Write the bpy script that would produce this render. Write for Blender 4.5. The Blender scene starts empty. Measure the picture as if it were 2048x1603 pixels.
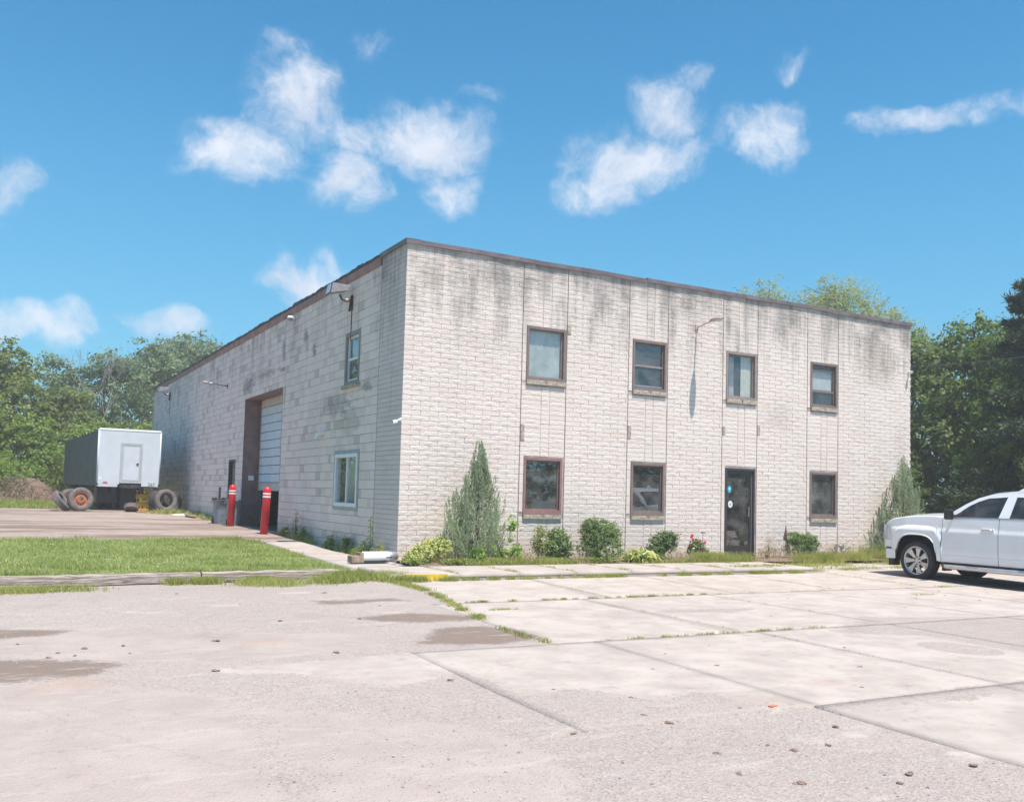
import bpy, math, random
import numpy as np
from mathutils import Vector, Matrix
R_ = math.radians
rnd = random.Random(7)
C = bpy.context.scene.collection
scene = bpy.context.scene

# ------------------------------------------------------------------ camera
cam_d = bpy.data.cameras.new("camera")
cam = bpy.data.objects.new("camera", cam_d)
C.objects.link(cam)
CAM = Vector((-7.1139, -17.597, 1.3689))
yaw, pitch, roll = R_(28.7109), R_(3.4354), R_(1.5672)
fw = Vector((math.sin(yaw) * math.cos(pitch), math.cos(yaw) * math.cos(pitch), math.sin(pitch)))
rt = Vector((math.cos(yaw), -math.sin(yaw), 0))
up = rt.cross(fw)
r2 = rt * math.cos(roll) + up * math.sin(roll)
u2 = -rt * math.sin(roll) + up * math.cos(roll)
m = Matrix((r2, u2, -fw)).transposed().to_4x4()
m.translation = CAM
cam.matrix_world = m
cam_d.sensor_fit = 'HORIZONTAL'
cam_d.sensor_width = 36
cam_d.lens = 36 * 1871.64 / 2048
cam_d.shift_x = 2.76 / 2048
cam_d.shift_y = 76.3 / 2048
cam_d.clip_end = 2000
scene.camera = cam

# ------------------------------------------------------------------ sky, sun, exposure
SUN_EL, SUN_AZ = R_(67.7), R_(173)
sun_dir = Vector((math.sin(SUN_AZ) * math.cos(SUN_EL), math.cos(SUN_AZ) * math.cos(SUN_EL), math.sin(SUN_EL)))
sd = bpy.data.lights.new("sun", 'SUN')
sd.energy = 4.1
sd.angle = R_(0.55)
sd.color = (1.0, 0.918, 0.825)
sun = bpy.data.objects.new("sun", sd)
sun.rotation_euler = sun_dir.to_track_quat('Z', 'Y').to_euler()
sun.location = (0, -10, 30)
C.objects.link(sun)

scene.view_settings.view_transform = 'Standard'
scene.view_settings.look = 'None'
scene.view_settings.gamma = 1
scene.view_settings.exposure = 0.80
scene.view_settings.use_curve_mapping = False
scene.render.engine = 'CYCLES'
scene.cycles.max_bounces = 8
scene.cycles.transparent_max_bounces = 12
scene.cycles.caustics_reflective = False
scene.cycles.caustics_refractive = False
scene.cycles.use_denoising = True

world = bpy.data.worlds.new("World")
scene.world = world
world.use_nodes = True
wn, wl = world.node_tree.nodes, world.node_tree.links
wn.clear()


def N(nt, typ, **kw):
    n = nt.nodes.new(typ)
    for k, v in kw.items():
        if k.startswith('i_'):
            n.inputs[k[2:]].default_value = v
        elif k.startswith('n'):
            n.inputs[int(k[1:])].default_value = v
        else:
            setattr(n, k, v)
    return n


def math_(nt, op, a, b=None, c=None, clamp=False):
    n = nt.nodes.new('ShaderNodeMath')
    n.operation = op
    n.use_clamp = clamp
    for i, v in enumerate((a, b, c)):
        if v is None:
            continue
        if isinstance(v, (int, float)):
            n.inputs[i].default_value = v
        else:
            nt.links.new(v, n.inputs[i])
    return n.outputs[0]


def vmath(nt, op, a, b=None, s=None):
    n = nt.nodes.new('ShaderNodeVectorMath')
    n.operation = op
    for i, v in enumerate((a, b)):
        if v is None:
            continue
        if isinstance(v, (tuple, list)):
            n.inputs[i].default_value = v
        else:
            nt.links.new(v, n.inputs[i])
    if s is not None:
        n.inputs['Scale'].default_value = s
    return n.outputs['Value'] if op in ('DOT_PRODUCT', 'LENGTH', 'DISTANCE') else n.outputs[0]


def mixc(nt, fac, a, b, blend='MIX'):
    n = nt.nodes.new('ShaderNodeMix')
    n.data_type = 'RGBA'
    n.blend_type = blend
    n.clamp_factor = True
    for idx, v in ((0, fac), (6, a), (7, b)):
        if isinstance(v, (int, float)):
            n.inputs[idx].default_value = v
        elif isinstance(v, (tuple, list)):
            n.inputs[idx].default_value = (*v[:3], 1)
        else:
            nt.links.new(v, n.inputs[idx])
    return n.outputs[2]


def maprange(nt, v, a, b, c=0.0, d=1.0, smooth=True):
    n = nt.nodes.new('ShaderNodeMapRange')
    n.interpolation_type = 'SMOOTHSTEP' if smooth else 'LINEAR'
    nt.links.new(v, n.inputs[0])
    for i, x in enumerate((a, b, c, d)):
        n.inputs[i + 1].default_value = x
    return n.outputs[0]


def noise(nt, vec, scale, detail=3, rough=0.5, out=0, dist=0.0):
    n = nt.nodes.new('ShaderNodeTexNoise')
    n.inputs['Scale'].default_value = scale
    n.inputs['Detail'].default_value = detail
    n.inputs['Roughness'].default_value = rough
    n.inputs['Distortion'].default_value = dist
    if vec is not None:
        nt.links.new(vec, n.inputs['Vector'])
    return n.outputs[out]


wt = world.node_tree
sky = N(wt, 'ShaderNodeTexSky', sky_type='NISHITA', sun_disc=False, sun_elevation=SUN_EL, sun_rotation=SUN_AZ,
        air_density=1.0, dust_density=0.6, ozone_density=2.0, altitude=200)
tc = N(wt, 'ShaderNodeTexCoord')
dvec = vmath(wt, 'NORMALIZE', tc.outputs['Generated'])
# cumulus puffs scattered all round the sky: azimuth, elevation, half width, half height (degrees), weight
PUFFS = [(14.9, 22.4, 2.6, 2.4, 1.0), (13.9, 20.9, 1.9, 1.5, .8), (11.7, 18.9, 3.3, 1.8, .95), (22.9, 20.9, 3.4, 2.0, 1), (18.3, 21.1, 1.9, 1.3, .7),
         (18.3, 18.3, 2.4, 2.0, .95), (24.4, 17.9, 1.9, 1.6, .8), (37.3, 22.7, 2.4, 1.6, .85), (35.9, 20.0, 3.7, 1.7, .95),
         (33.9, 18.5, 2.8, 1.4, .85), (39.0, 24.3, 1.9, .9, .6), (43.7, 21.2, 2.7, 1.8, .95), (52.1, 21.2, 3.4, 0.9, .75), (55.9, 21.4, 2.4, 1.0, .55),
         (-0.1, 15.7, 1.7, 1.5, .7), (16.6, 12.6, 2.8, 1.4, .95), (2.8, 8.9, 2.3, 1.1, .95), (-0.6, 8.4, 2.0, 1.2, .75),
         (9.0, 9.1, 2.2, .75, .85), (26.6, 23.0, 1.5, .7, .5), (14.5, 25.3, 1.8, .9, .5), (19.6, 26.0, 2.4, 1.2, .42),
         (45.5, 24.9, 1.8, .9, .45)]
wr = random.Random(5)
for _k in range(38):  # unseen clouds beyond the view, added to whiten the ambient light
    PUFFS.append((75 + wr.random() * 270, 9 + wr.random() * 62, 3 + wr.random() * 5, 1.5 + wr.random() * 2.5, .95))
warp = noise(wt, dvec, 9.0, 4, 0.55, out=1)
wv = vmath(wt, 'SUBTRACT', warp, (0.5, 0.5, 0.5))
wv = vmath(wt, 'SCALE', wv, None, 0.085)
dw = vmath(wt, 'ADD', dvec, wv)
acc = None
for az, el, sx, sy, wgt in PUFFS:
    a, e = R_(az), R_(el)
    c = Vector((math.sin(a) * math.cos(e), math.cos(a) * math.cos(e), math.sin(e)))
    th = Vector((math.cos(a), -math.sin(a), 0)) / R_(sx * 1.03)
    tv = th.normalized().cross(c) * -1
    tv = Vector((-math.sin(a) * math.sin(e), -math.cos(a) * math.sin(e), math.cos(e))) / R_(sy * 1.03)
    rel = vmath(wt, 'SUBTRACT', dw, tuple(c))
    x = vmath(wt, 'DOT_PRODUCT', rel, tuple(th))
    y = vmath(wt, 'DOT_PRODUCT', rel, tuple(tv))
    rr = math_(wt, 'ADD', math_(wt, 'MULTIPLY', x, x), math_(wt, 'MULTIPLY', y, y))
    front = math_(wt, 'MULTIPLY', math_(wt, 'GREATER_THAN', vmath(wt, 'DOT_PRODUCT', dvec, tuple(c)), 0.5), wgt)
    g = math_(wt, 'MULTIPLY', math_(wt, 'EXPONENT', math_(wt, 'MULTIPLY', rr, -0.85)), front)
    acc = g if acc is None else math_(wt, 'MAXIMUM', acc, g)
fine = noise(wt, dw, 24.0, 9, 0.66)
dens = math_(wt, 'ADD', acc, math_(wt, 'MULTIPLY', math_(wt, 'SUBTRACT', fine, 0.5), 1.9))
dens = math_(wt, 'MULTIPLY', dens, maprange(wt, acc, 0.06, 0.42))
cl = maprange(wt, dens, 0.12, 1.25)
skyc = mixc(wt, 1.0, sky.outputs[0], (0.24, 0.895, 1.07), 'MULTIPLY')
sep = N(wt, 'ShaderNodeSeparateXYZ')
wl.new(dvec, sep.inputs[0])
# pale band of air towards the horizon
hz = maprange(wt, sep.outputs[2], 0.0, 0.50, 1.0, 0.0)
skyc = mixc(wt, math_(wt, 'MULTIPLY', hz, 0.55), skyc, (1.15, 2.95, 4.25))
shade = noise(wt, dw, 14.0, 3)
cc = mixc(wt, maprange(wt, shade, 0.35, 0.65), (4.7, 5.0, 5.7), (5.9, 6.0, 6.4))
col = mixc(wt, math_(wt, 'MULTIPLY', cl, 0.88), skyc, cc)
bg = N(wt, 'ShaderNodeBackground', i_Strength=0.098)
wl.new(col, bg.inputs[0])
wo = N(wt, 'ShaderNodeOutputWorld')
wl.new(bg.outputs[0], wo.inputs[0])


# ------------------------------------------------------------------ materials
def new_mat(name):
    mt = bpy.data.materials.new(name)
    mt.use_nodes = True
    nt = mt.node_tree
    nt.nodes.clear()
    out = nt.nodes.new('ShaderNodeOutputMaterial')
    b = nt.nodes.new('ShaderNodeBsdfPrincipled')
    nt.links.new(b.outputs[0], out.inputs[0])
    return mt, nt, b


def bump(nt, b, h, dist=0.01, strength=0.5, chain=None):
    n = nt.nodes.new('ShaderNodeBump')
    n.inputs['Strength'].default_value = strength
    n.inputs['Distance'].default_value = dist
    nt.links.new(h, n.inputs['Height'])
    if chain is not None:
        nt.links.new(chain, n.inputs['Normal'])
    nt.links.new(n.outputs[0], b.inputs['Normal'])
    return n.outputs[0]


def wpos(nt):
    return nt.nodes.new('ShaderNodeNewGeometry').outputs['Position']


def opos(nt):
    return nt.nodes.new('ShaderNodeTexCoord').outputs['Object']


def scaled(nt, v, s):
    n = nt.nodes.new('ShaderNodeMapping')
    n.inputs['Scale'].default_value = s
    nt.links.new(v, n.inputs['Vector'])
    return n.outputs[0]


def island(nt):
    a = nt.nodes.new('ShaderNodeNewGeometry').outputs['Random Per Island']
    b = nt.nodes.new('ShaderNodeObjectInfo').outputs['Random']
    return math_(nt, 'FRACT', math_(nt, 'ADD', a, b))


def simple(name, colr, rough=0.6, metal=0.0, var=0.12, nscale=8.0, bumpd=0.0, bscale=60, coat=0.0, world=False, dirt=None):
    mt, nt, b = new_mat(name)
    p = wpos(nt) if world else opos(nt)
    n1 = noise(nt, p, nscale, 5, 0.6)
    lo = tuple(x * (1 - var) for x in colr)
    hi = tuple(min(1, x * (1 + var)) for x in colr)
    c = mixc(nt, maprange(nt, n1, 0.3, 0.7), lo, hi)
    if dirt:
        n2 = noise(nt, p, nscale * 0.6, 6, 0.65)
        c = mixc(nt, maprange(nt, n2, 0.52, 0.68), c, dirt)
    nt.links.new(c, b.inputs['Base Color'])
    b.inputs['Roughness'].default_value = rough
    b.inputs['Metallic'].default_value = metal
    b.inputs['Coat Weight'].default_value = coat
    if bumpd:
        bump(nt, b, noise(nt, p, bscale, 4, 0.6), bumpd, 0.6)
    return mt


def leafmat(name, c1, c2, trans=0.35, rough=0.55, dead=None):
    mt, nt, b = new_mat(name)
    r = island(nt)
    big = noise(nt, wpos(nt), 0.9, 4)
    f = math_(nt, 'ADD', math_(nt, 'MULTIPLY', r, 0.55), math_(nt, 'MULTIPLY', maprange(nt, big, 0.38, 0.62), 0.45))
    c = mixc(nt, f, c1, c2)
    if dead:
        c = mixc(nt, math_(nt, 'GREATER_THAN', r, 1 - dead[0]), c, dead[1])
    nt.links.new(c, b.inputs['Base Color'])
    b.inputs['Roughness'].default_value = rough
    b.inputs['Specular IOR Level'].default_value = 0.35
    t = nt.nodes.new('ShaderNodeBsdfTranslucent')
    c2n = mixc(nt, 1.0, c, (1.35, 1.5, 0.75), 'MULTIPLY')
    nt.links.new(c2n, t.inputs[0])
    mx = nt.nodes.new('ShaderNodeMixShader')
    mx.inputs[0].default_value = trans
    nt.links.new(b.outputs[0], mx.inputs[1])
    nt.links.new(t.outputs[0], mx.inputs[2])
    out = [n for n in nt.nodes if n.type == 'OUTPUT_MATERIAL'][0]
    nt.links.new(mx.outputs[0], out.inputs[0])
    return mt


def wall_paint(name, base, tint, rockbump, stain_top, side):
    """old off-white masonry paint: per unit tint, algae running down from the coping, bare flecks"""
    mt, nt, b = new_mat(name)
    p = wpos(nt)
    r = island(nt)
    c = mixc(nt, math_(nt, 'MULTIPLY', maprange(nt, r, 0.45, 1.0), 0.55), base, tint)
    broad = noise(nt, p, 0.55, 4, 0.55)
    c = mixc(nt, math_(nt, 'MULTIPLY', maprange(nt, broad, 0.4, 0.7), 0.28), c, (0.60, 0.53, 0.47))
    sep = nt.nodes.new('ShaderNodeSeparateXYZ')
    nt.links.new(p, sep.inputs[0])
    # streaks run straight down, so the noise is stretched along z
    st = noise(nt, scaled(nt, p, (2.0, 1.6, 0.16)), 1.5, 6, 0.66)
    st2 = noise(nt, scaled(nt, p, (5, 5, 0.7)), 1.5, 5, 0.65)
    st = math_(nt, 'ADD', math_(nt, 'MULTIPLY', st, 0.65), math_(nt, 'MULTIPLY', st2, 0.35))
    hgt = maprange(nt, sep.outputs[2], stain_top[0], 6.5, 0.0, 1.0, smooth=False)
    patchy = noise(nt, p, 1.1, 5, 0.6)
    stain = maprange(nt, math_(nt, 'ADD', math_(nt, 'MULTIPLY', hgt, stain_top[1]), st), 0.66, 0.93)
    stain = math_(nt, 'MULTIPLY', stain, maprange(nt, patchy, 0.36, 0.58, 0.25, 1.0))
    c = mixc(nt, math_(nt, 'MULTIPLY', stain, stain_top[2]), c, (0.155, 0.15, 0.14))
    # loose bare/dirty flecks
    fl = noise(nt, p, 9.0, 6, 0.7)
    c = mixc(nt, math_(nt, 'MULTIPLY', maprange(nt, fl, 0.60, 0.72), 0.42), c, (0.34, 0.29, 0.24))
    # shade of small crevices in the rough faces, painted into the colour as flecks
    pf = noise(nt, scaled(nt, p, (1, 1, 1.6)), 30.0, 5, 0.7)
    c = mixc(nt, math_(nt, 'MULTIPLY', maprange(nt, pf, 0.60, 0.70), 0.50 if rockbump else 0.2), c, (0.36, 0.31, 0.26))
    if side:
        # named soot and damp marks, each where it is on the wall (y, z, half length, half height, strength)
        for by, bz, ry, rz_, k_ in ((4.3, 3.45, 2.2, .50, .50), (3.2, 3.0, 1.2, .6, .35), (13.4, 4.75, 1.5, .5, .65), (11.2, 4.9, 2.5, .25, .5), (9.2, 5.4, .35, .5, .5), (6.2, 5.0, .25, .3, .8), (2.1, 3.7, .6, .25, .6), (8.9, 4.0, .15, 1.0, .6), (18.5, 5.6, .6, .6, .5), (7.0, 5.5, .4, .35, .7)):
            q = vmath(nt, 'MULTIPLY', vmath(nt, 'SUBTRACT', p, (0, by, bz)), (0, 1 / ry, 1 / rz_))
            d_ = math_(nt, 'SUBTRACT', 1.0, vmath(nt, 'LENGTH', q))
            nb_ = noise(nt, scaled(nt, p, (1, 1.2, 3.2)), 2.4, 5, 0.68)
            mk = maprange(nt, math_(nt, 'ADD', math_(nt, 'MULTIPLY', d_, 0.55), nb_), 0.62, 0.98)
            mk = math_(nt, 'MULTIPLY', mk, math_(nt, 'GREATER_THAN', d_, 0.0))
            c = mixc(nt, math_(nt, 'MULTIPLY', mk, k_), c, (0.17, 0.155, 0.15))
        dk = math_(nt, 'GREATER_THAN', r, 0.93)
        c = mixc(nt, math_(nt, 'MULTIPLY', dk, 0.30), c, (0.33, 0.29, 0.27))
        bl = noise(nt, scaled(nt, p, (1, 1, 2.0)), 1.6, 5, 0.6)
        c = mixc(nt, math_(nt, 'MULTIPLY', maprange(nt, bl, 0.60, 0.76), 0.45), c, (0.26, 0.25, 0.24))
        low = maprange(nt, sep.outputs[2], 0.1, 0.9, 1.0, 0.0)
        c = mixc(nt, math_(nt, 'MULTIPLY', low, 0.35), c, (0.36, 0.31, 0.27))
    if rockbump:
        for bx, bz, rx, rz_, k_, cc_ in ((13.9, 5.2, 1.5, .95, .75, (.33, .27, .21)), (.55, 5.9, .55, .55, .6, (.27, .25, .21)), (1.3, 5.3, .5, .5, .35, (.33, .29, .24)), (2.2, 6.1, .45, .45, .6, (.2, .19, .185)),
                                     (3.25, 6.0, .33, .75, .7, (.2, .19, .185)), (4.75, 5.9, .35, .85, .75, (.2, .19, .185)), (5.1, 6.3, .9, .2, .5, (.2, .19, .185)), (10.35, 5.9, .35, .95, .8, (.2, .19, .185)),
                                     (9.15, 6.0, .25, .6, .6, (.2, .19, .185)), (11.9, 6.0, .35, .5, .5, (.22, .2, .19)), (12.9, 5.9, .5, .6, .5, (.24, .22, .2)), (10.3, 3.6, .9, .6, .4, (.36, .30, .24)), (14.9, 2.6, .4, 1.6, .35, (.38, .31, .27)),
                                     (1.5, 4.6, 1.2, .5, .3, (.45, .35, .27)), (7.4, 5.9, .5, .5, .45, (.3, .26, .23))):
            q = vmath(nt, 'MULTIPLY', vmath(nt, 'SUBTRACT', p, (bx, 0, bz)), (1 / rx, 0, 1 / rz_))
            d_ = math_(nt, 'SUBTRACT', 1.0, vmath(nt, 'LENGTH', q))
            nb_ = noise(nt, scaled(nt, p, (2.4, 1, 0.55)), 4.2, 6, 0.75)
            mk = maprange(nt, math_(nt, 'ADD', math_(nt, 'MULTIPLY', d_, 0.5), nb_), 0.60, 0.92)
            mk = math_(nt, 'MULTIPLY', mk, maprange(nt, d_, -0.15, 0.25))
            c = mixc(nt, math_(nt, 'MULTIPLY', mk, k_ * .58), c, cc_)
    nt.links.new(c, b.inputs['Base Color'])
    b.inputs['Roughness'].default_value = 0.82
    b.inputs['Specular IOR Level'].default_value = 0.25
    if rockbump:
        h = math_(nt, 'ADD', noise(nt, p, 26, 5, 0.62), math_(nt, 'MULTIPLY', noise(nt, p, 90, 3, 0.6), 0.4))
        bump(nt, b, h, 0.017, 0.85)
    else:
        bump(nt, b, noise(nt, p, 70, 4, 0.6), 0.004, 0.5)
    return mt


M = {}
M['brick'] = wall_paint('painted split face brick', (0.745, 0.655, 0.60), (0.71, 0.57, 0.51), True, (3.2, 0.38, 0.75), False)
M['block'] = wall_paint('painted concrete block', (0.84, 0.69, 0.645), (0.62, 0.505, 0.465), False, (1.2, 0.27, 0.70), True)
M['return_brick'] = wall_paint('painted return brick', (0.70, 0.585, 0.56), (0.60, 0.50, 0.48), False, (2.0, 0.34, 0.75), False)
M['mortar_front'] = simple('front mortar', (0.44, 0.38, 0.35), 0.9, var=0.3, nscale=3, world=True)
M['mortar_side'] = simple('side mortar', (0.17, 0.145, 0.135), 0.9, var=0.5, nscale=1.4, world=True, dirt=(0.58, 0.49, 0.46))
M['caulk'] = simple('brown joint filler', (0.20, 0.155, 0.14), 0.8, var=0.2, nscale=5)
M['sill'] = simple('bare aggregate sill stone', (0.40, 0.34, 0.28), 0.9, var=0.35, nscale=22, bumpd=0.02, bscale=40, dirt=(0.22, 0.18, 0.14))
M['brown_frame'] = simple('dusty brown frame paint', (0.205, 0.150, 0.135), 0.5, var=0.12, nscale=6)
M['red_frame'] = simple('red brown frame paint', (0.265, 0.15, 0.135), 0.5, var=0.12, nscale=6)
M['grey_frame'] = simple('weathered taupe frame paint', (0.27, 0.22, 0.205), 0.55, var=0.12, nscale=6)
M['white_frame'] = simple('white vinyl', (0.78, 0.80, 0.82), 0.35, var=0.05)
M['grey_trim'] = simple('bare grey plywood trim', (0.36, 0.37, 0.39), 0.7, var=0.15)
M['alu'] = simple('anodised bronze door metal', (0.10, 0.085, 0.088), 0.35, 0.6, var=0.1)
M['alu_light'] = simple('worn aluminium edge', (0.45, 0.46, 0.50), 0.35, 0.6, var=0.1)
M['fascia'] = simple('rusty red fascia board', (0.335, 0.19, 0.165), 0.8, var=0.25, nscale=2.5, dirt=(0.24, 0.15, 0.135), world=True)
M['coping'] = simple('faded brown metal coping', (0.185, 0.150, 0.155), 0.5, 0.2, var=0.25, nscale=3, world=True)
M['membrane'] = simple('torn black roof membrane', (0.06, 0.065, 0.075), 0.8, var=0.4, nscale=6)
M['roof'] = simple('roof gravel', (0.25, 0.24, 0.23), 0.9)
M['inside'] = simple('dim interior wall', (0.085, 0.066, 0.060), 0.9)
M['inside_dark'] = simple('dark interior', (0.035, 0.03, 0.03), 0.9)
M['curtain_blue'] = simple('pale blue curtain', (0.60, 0.63, 0.62), 0.9, var=0.2, nscale=2.5)
M['curtain_white'] = simple('yellowed white blind', (0.80, 0.77, 0.66), 0.9, var=0.08)
M['curtain_grey'] = simple('grey shade', (0.72, 0.69, 0.69), 0.9, var=0.06)
M['curtain_dark'] = simple('brown blind', (0.10, 0.07, 0.062), 0.9, var=0.2)
M['panel_white'] = simple('white steel door panel', (0.60, 0.68, 0.74), 0.45, var=0.06, nscale=3, dirt=(0.55, 0.58, 0.58))
M['panel_dirty'] = simple('dirty white steel panel', (0.55, 0.50, 0.46), 0.6, var=0.15, nscale=5)
M['jamb'] = simple('red brown steel jamb', (0.235, 0.135, 0.12), 0.6, var=0.22, nscale=3)
M['door_green'] = simple('weathered grey green door', (0.16, 0.18, 0.18), 0.6, var=0.3, nscale=4)
M['rust'] = simple('rust', (0.23, 0.085, 0.04), 0.85, var=0.4, nscale=12, bumpd=0.004)
M['rust_light'] = simple('orange rusted wheel paint', (0.42, 0.17, 0.10), 0.8, var=0.35, nscale=9, dirt=(0.16, 0.07, 0.045))
M['dark_metal'] = simple('dark weathered metal', (0.065, 0.06, 0.06), 0.55, 0.5, var=0.3)
M['galv'] = simple('galvanised grey metal', (0.42, 0.43, 0.45), 0.45, 0.7, var=0.15)
M['lamp_body'] = simple('grey floodlight housing', (0.34, 0.31, 0.335), 0.5, 0.1, var=0.12)
M['lamp_tan'] = simple('tan streetlamp housing', (0.46, 0.37, 0.32), 0.5, 0.1, var=0.12)
M['white_plastic'] = simple('white plastic', (0.80, 0.80, 0.80), 0.35, var=0.04)
M['red_paint'] = simple('bright red bollard plastic', (0.62, 0.018, 0.028), 0.33, var=0.10, nscale=10, dirt=(0.50, 0.03, 0.035))
M['white_tape'] = simple('white reflective tape', (0.82, 0.78, 0.80), 0.4, var=0.06)
M['bin'] = simple('blue grey bin plastic', (0.20, 0.23, 0.27), 0.45, var=0.12, dirt=(0.25, 0.26, 0.28))
M['bag'] = simple('black bin bag', (0.02, 0.02, 0.024), 0.25)
M['black'] = simple('black plastic', (0.018, 0.018, 0.022), 0.38, var=0.2)
M['tyre'] = simple('black tyre rubber', (0.028, 0.027, 0.028), 0.8, var=0.3, nscale=10)
M['tyre_old'] = simple('dusty old tyre rubber', (0.15, 0.13, 0.13), 0.9, var=0.3, nscale=7, dirt=(0.22, 0.19, 0.175))
M['tyre_dark'] = simple('dark old tyre rubber', (0.06, 0.055, 0.058), 0.9, var=0.3, nscale=7)
M['chrome'] = simple('bright wheel chrome', (0.62, 0.61, 0.63), 0.32, 0.75, var=0.05)
M['paint_white'] = simple('white truck paint', (0.80, 0.80, 0.815), 0.28, var=0.02, coat=0.8, nscale=3)
M['paint_black'] = simple('black truck paint', (0.02, 0.022, 0.03), 0.2, var=0.05, coat=1.0)
M['tarp'] = simple('dark grey tarp', (0.10, 0.105, 0.11), 0.65, var=0.25, nscale=2.5, bumpd=0.02, bscale=5)
M['trailer_skin'] = simple('white trailer skin', (0.57, 0.62, 0.68), 0.45, var=0.05, nscale=1.6, dirt=(0.58, 0.62, 0.65))
M['trailer_trim'] = simple('aluminium trim', (0.62, 0.64, 0.67), 0.4, 0.5, var=0.06)
M['red_sticker'] = simple('red sticker', (0.55, 0.10, 0.12), 0.5)
M['yellow'] = simple('yellow plastic', (0.72, 0.36, 0.03), 0.5, var=0.15)
M['wood'] = simple('weathered wood', (0.30, 0.225, 0.17), 0.9, var=0.3, nscale=14)
M['wire'] = simple('cable sheath', (0.07, 0.075, 0.09), 0.6)
M['soil'] = simple('dry bed soil', (0.20, 0.135, 0.105), 0.95, var=0.4, nscale=18, bumpd=0.03, bscale=30, world=True)
M['clod'] = simple('dry brown clod', (0.24, 0.165, 0.13), 0.95, var=0.45, nscale=60, bumpd=0.01, bscale=80)
M['stone'] = leafmat('grey and buff stone chips', (0.22, 0.19, 0.18), (0.50, 0.45, 0.42), 0.0, 0.9)
M['brickfrag'] = simple('orange brick fragment', (0.50, 0.20, 0.12), 0.9, var=0.2, nscale=30)
M['bark'] = simple('grey brown bark', (0.12, 0.095, 0.075), 0.95, var=0.4, nscale=5, bumpd=0.03, bscale=18)
M['bark_pale'] = simple('pale dead bark', (0.24, 0.21, 0.19), 0.95, var=0.3, nscale=5)
M['kerb_yellow'] = simple('worn yellow kerb paint', (0.75, 0.50, 0.06), 0.8, var=0.15, nscale=12, dirt=(0.50, 0.46, 0.40))
M['blue_badge'] = simple('cyan badge', (0.04, 0.42, 0.58), 0.4)
M['flag_brown'] = simple('faded maroon pennant', (0.16, 0.075, 0.08), 0.9)
M['petal'] = leafmat('red rose petals', (0.62, 0.02, 0.06), (0.80, 0.10, 0.16), 0.25)
M['text_dark'] = simple('dark print', (0.05, 0.05, 0.06), 0.7)
M['head_lens'] = simple('headlamp lens', (0.55, 0.58, 0.62), 0.1, 0.3)

M['leaf_mid'] = leafmat('mid green leaves', (0.115, 0.15, 0.042), (0.25, 0.29, 0.085), 0.42)
M['leaf_bright'] = leafmat('bright yellow green leaves', (0.14, 0.21, 0.04), (0.27, 0.34, 0.08), 0.42)
M['leaf_blue'] = leafmat('grey green leaves', (0.105, 0.15, 0.08), (0.235, 0.29, 0.15), 0.32)
M['leaf_dark'] = leafmat('dark glossy leaves', (0.07, 0.11, 0.032), (0.20, 0.26, 0.07), 0.42)
M['leaf_pale'] = leafmat('pale locust leaves', (0.25, 0.27, 0.15), (0.38, 0.39, 0.23), 0.4)
M['needle'] = leafmat('dark pine needles', (0.03, 0.055, 0.034), (0.08, 0.12, 0.065), 0.12)
M['juniper'] = leafmat('blue green juniper', (0.24, 0.30, 0.20), (0.47, 0.52, 0.39), 0.25, dead=(0.05, (0.22, 0.17, 0.12)))
M['yew'] = leafmat('yew needles', (0.09, 0.16, 0.04), (0.24, 0.32, 0.11), 0.25)
M['varieg'] = leafmat('yellow variegated leaves', (0.36, 0.38, 0.10), (0.74, 0.70, 0.38), 0.35, dead=(0.22, (0.14, 0.22, 0.05)))
M['weed'] = leafmat('garden weeds', (0.11, 0.18, 0.035), (0.27, 0.33, 0.09), 0.4, dead=(0.12, (0.42, 0.33, 0.18)))
M['euonymus'] = leafmat('glossy shrub leaves', (0.08, 0.13, 0.05), (0.24, 0.31, 0.13), 0.3, 0.35)
M['vine'] = leafmat('bright vine leaves', (0.16, 0.28, 0.04), (0.28, 0.42, 0.08), 0.4)
M['dry'] = leafmat('dry pinkish stalks', (0.34, 0.24, 0.17), (0.48, 0.38, 0.25), 0.2)
M['lawn_blade'] = leafmat('lawn blades', (0.29, 0.33, 0.11), (0.48, 0.50, 0.23), 0.42, dead=(0.03, (0.5, 0.46, 0.30)))
M['tuft_blade'] = leafmat('rough grass blades', (0.22, 0.27, 0.06), (0.44, 0.45, 0.17), 0.42, dead=(0.16, (0.46, 0.36, 0.18)))
M['brush'] = leafmat('dead brush', (0.20, 0.14, 0.09), (0.32, 0.24, 0.16), 0.15, dead=(0.2, (0.10, 0.16, 0.04)))


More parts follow.
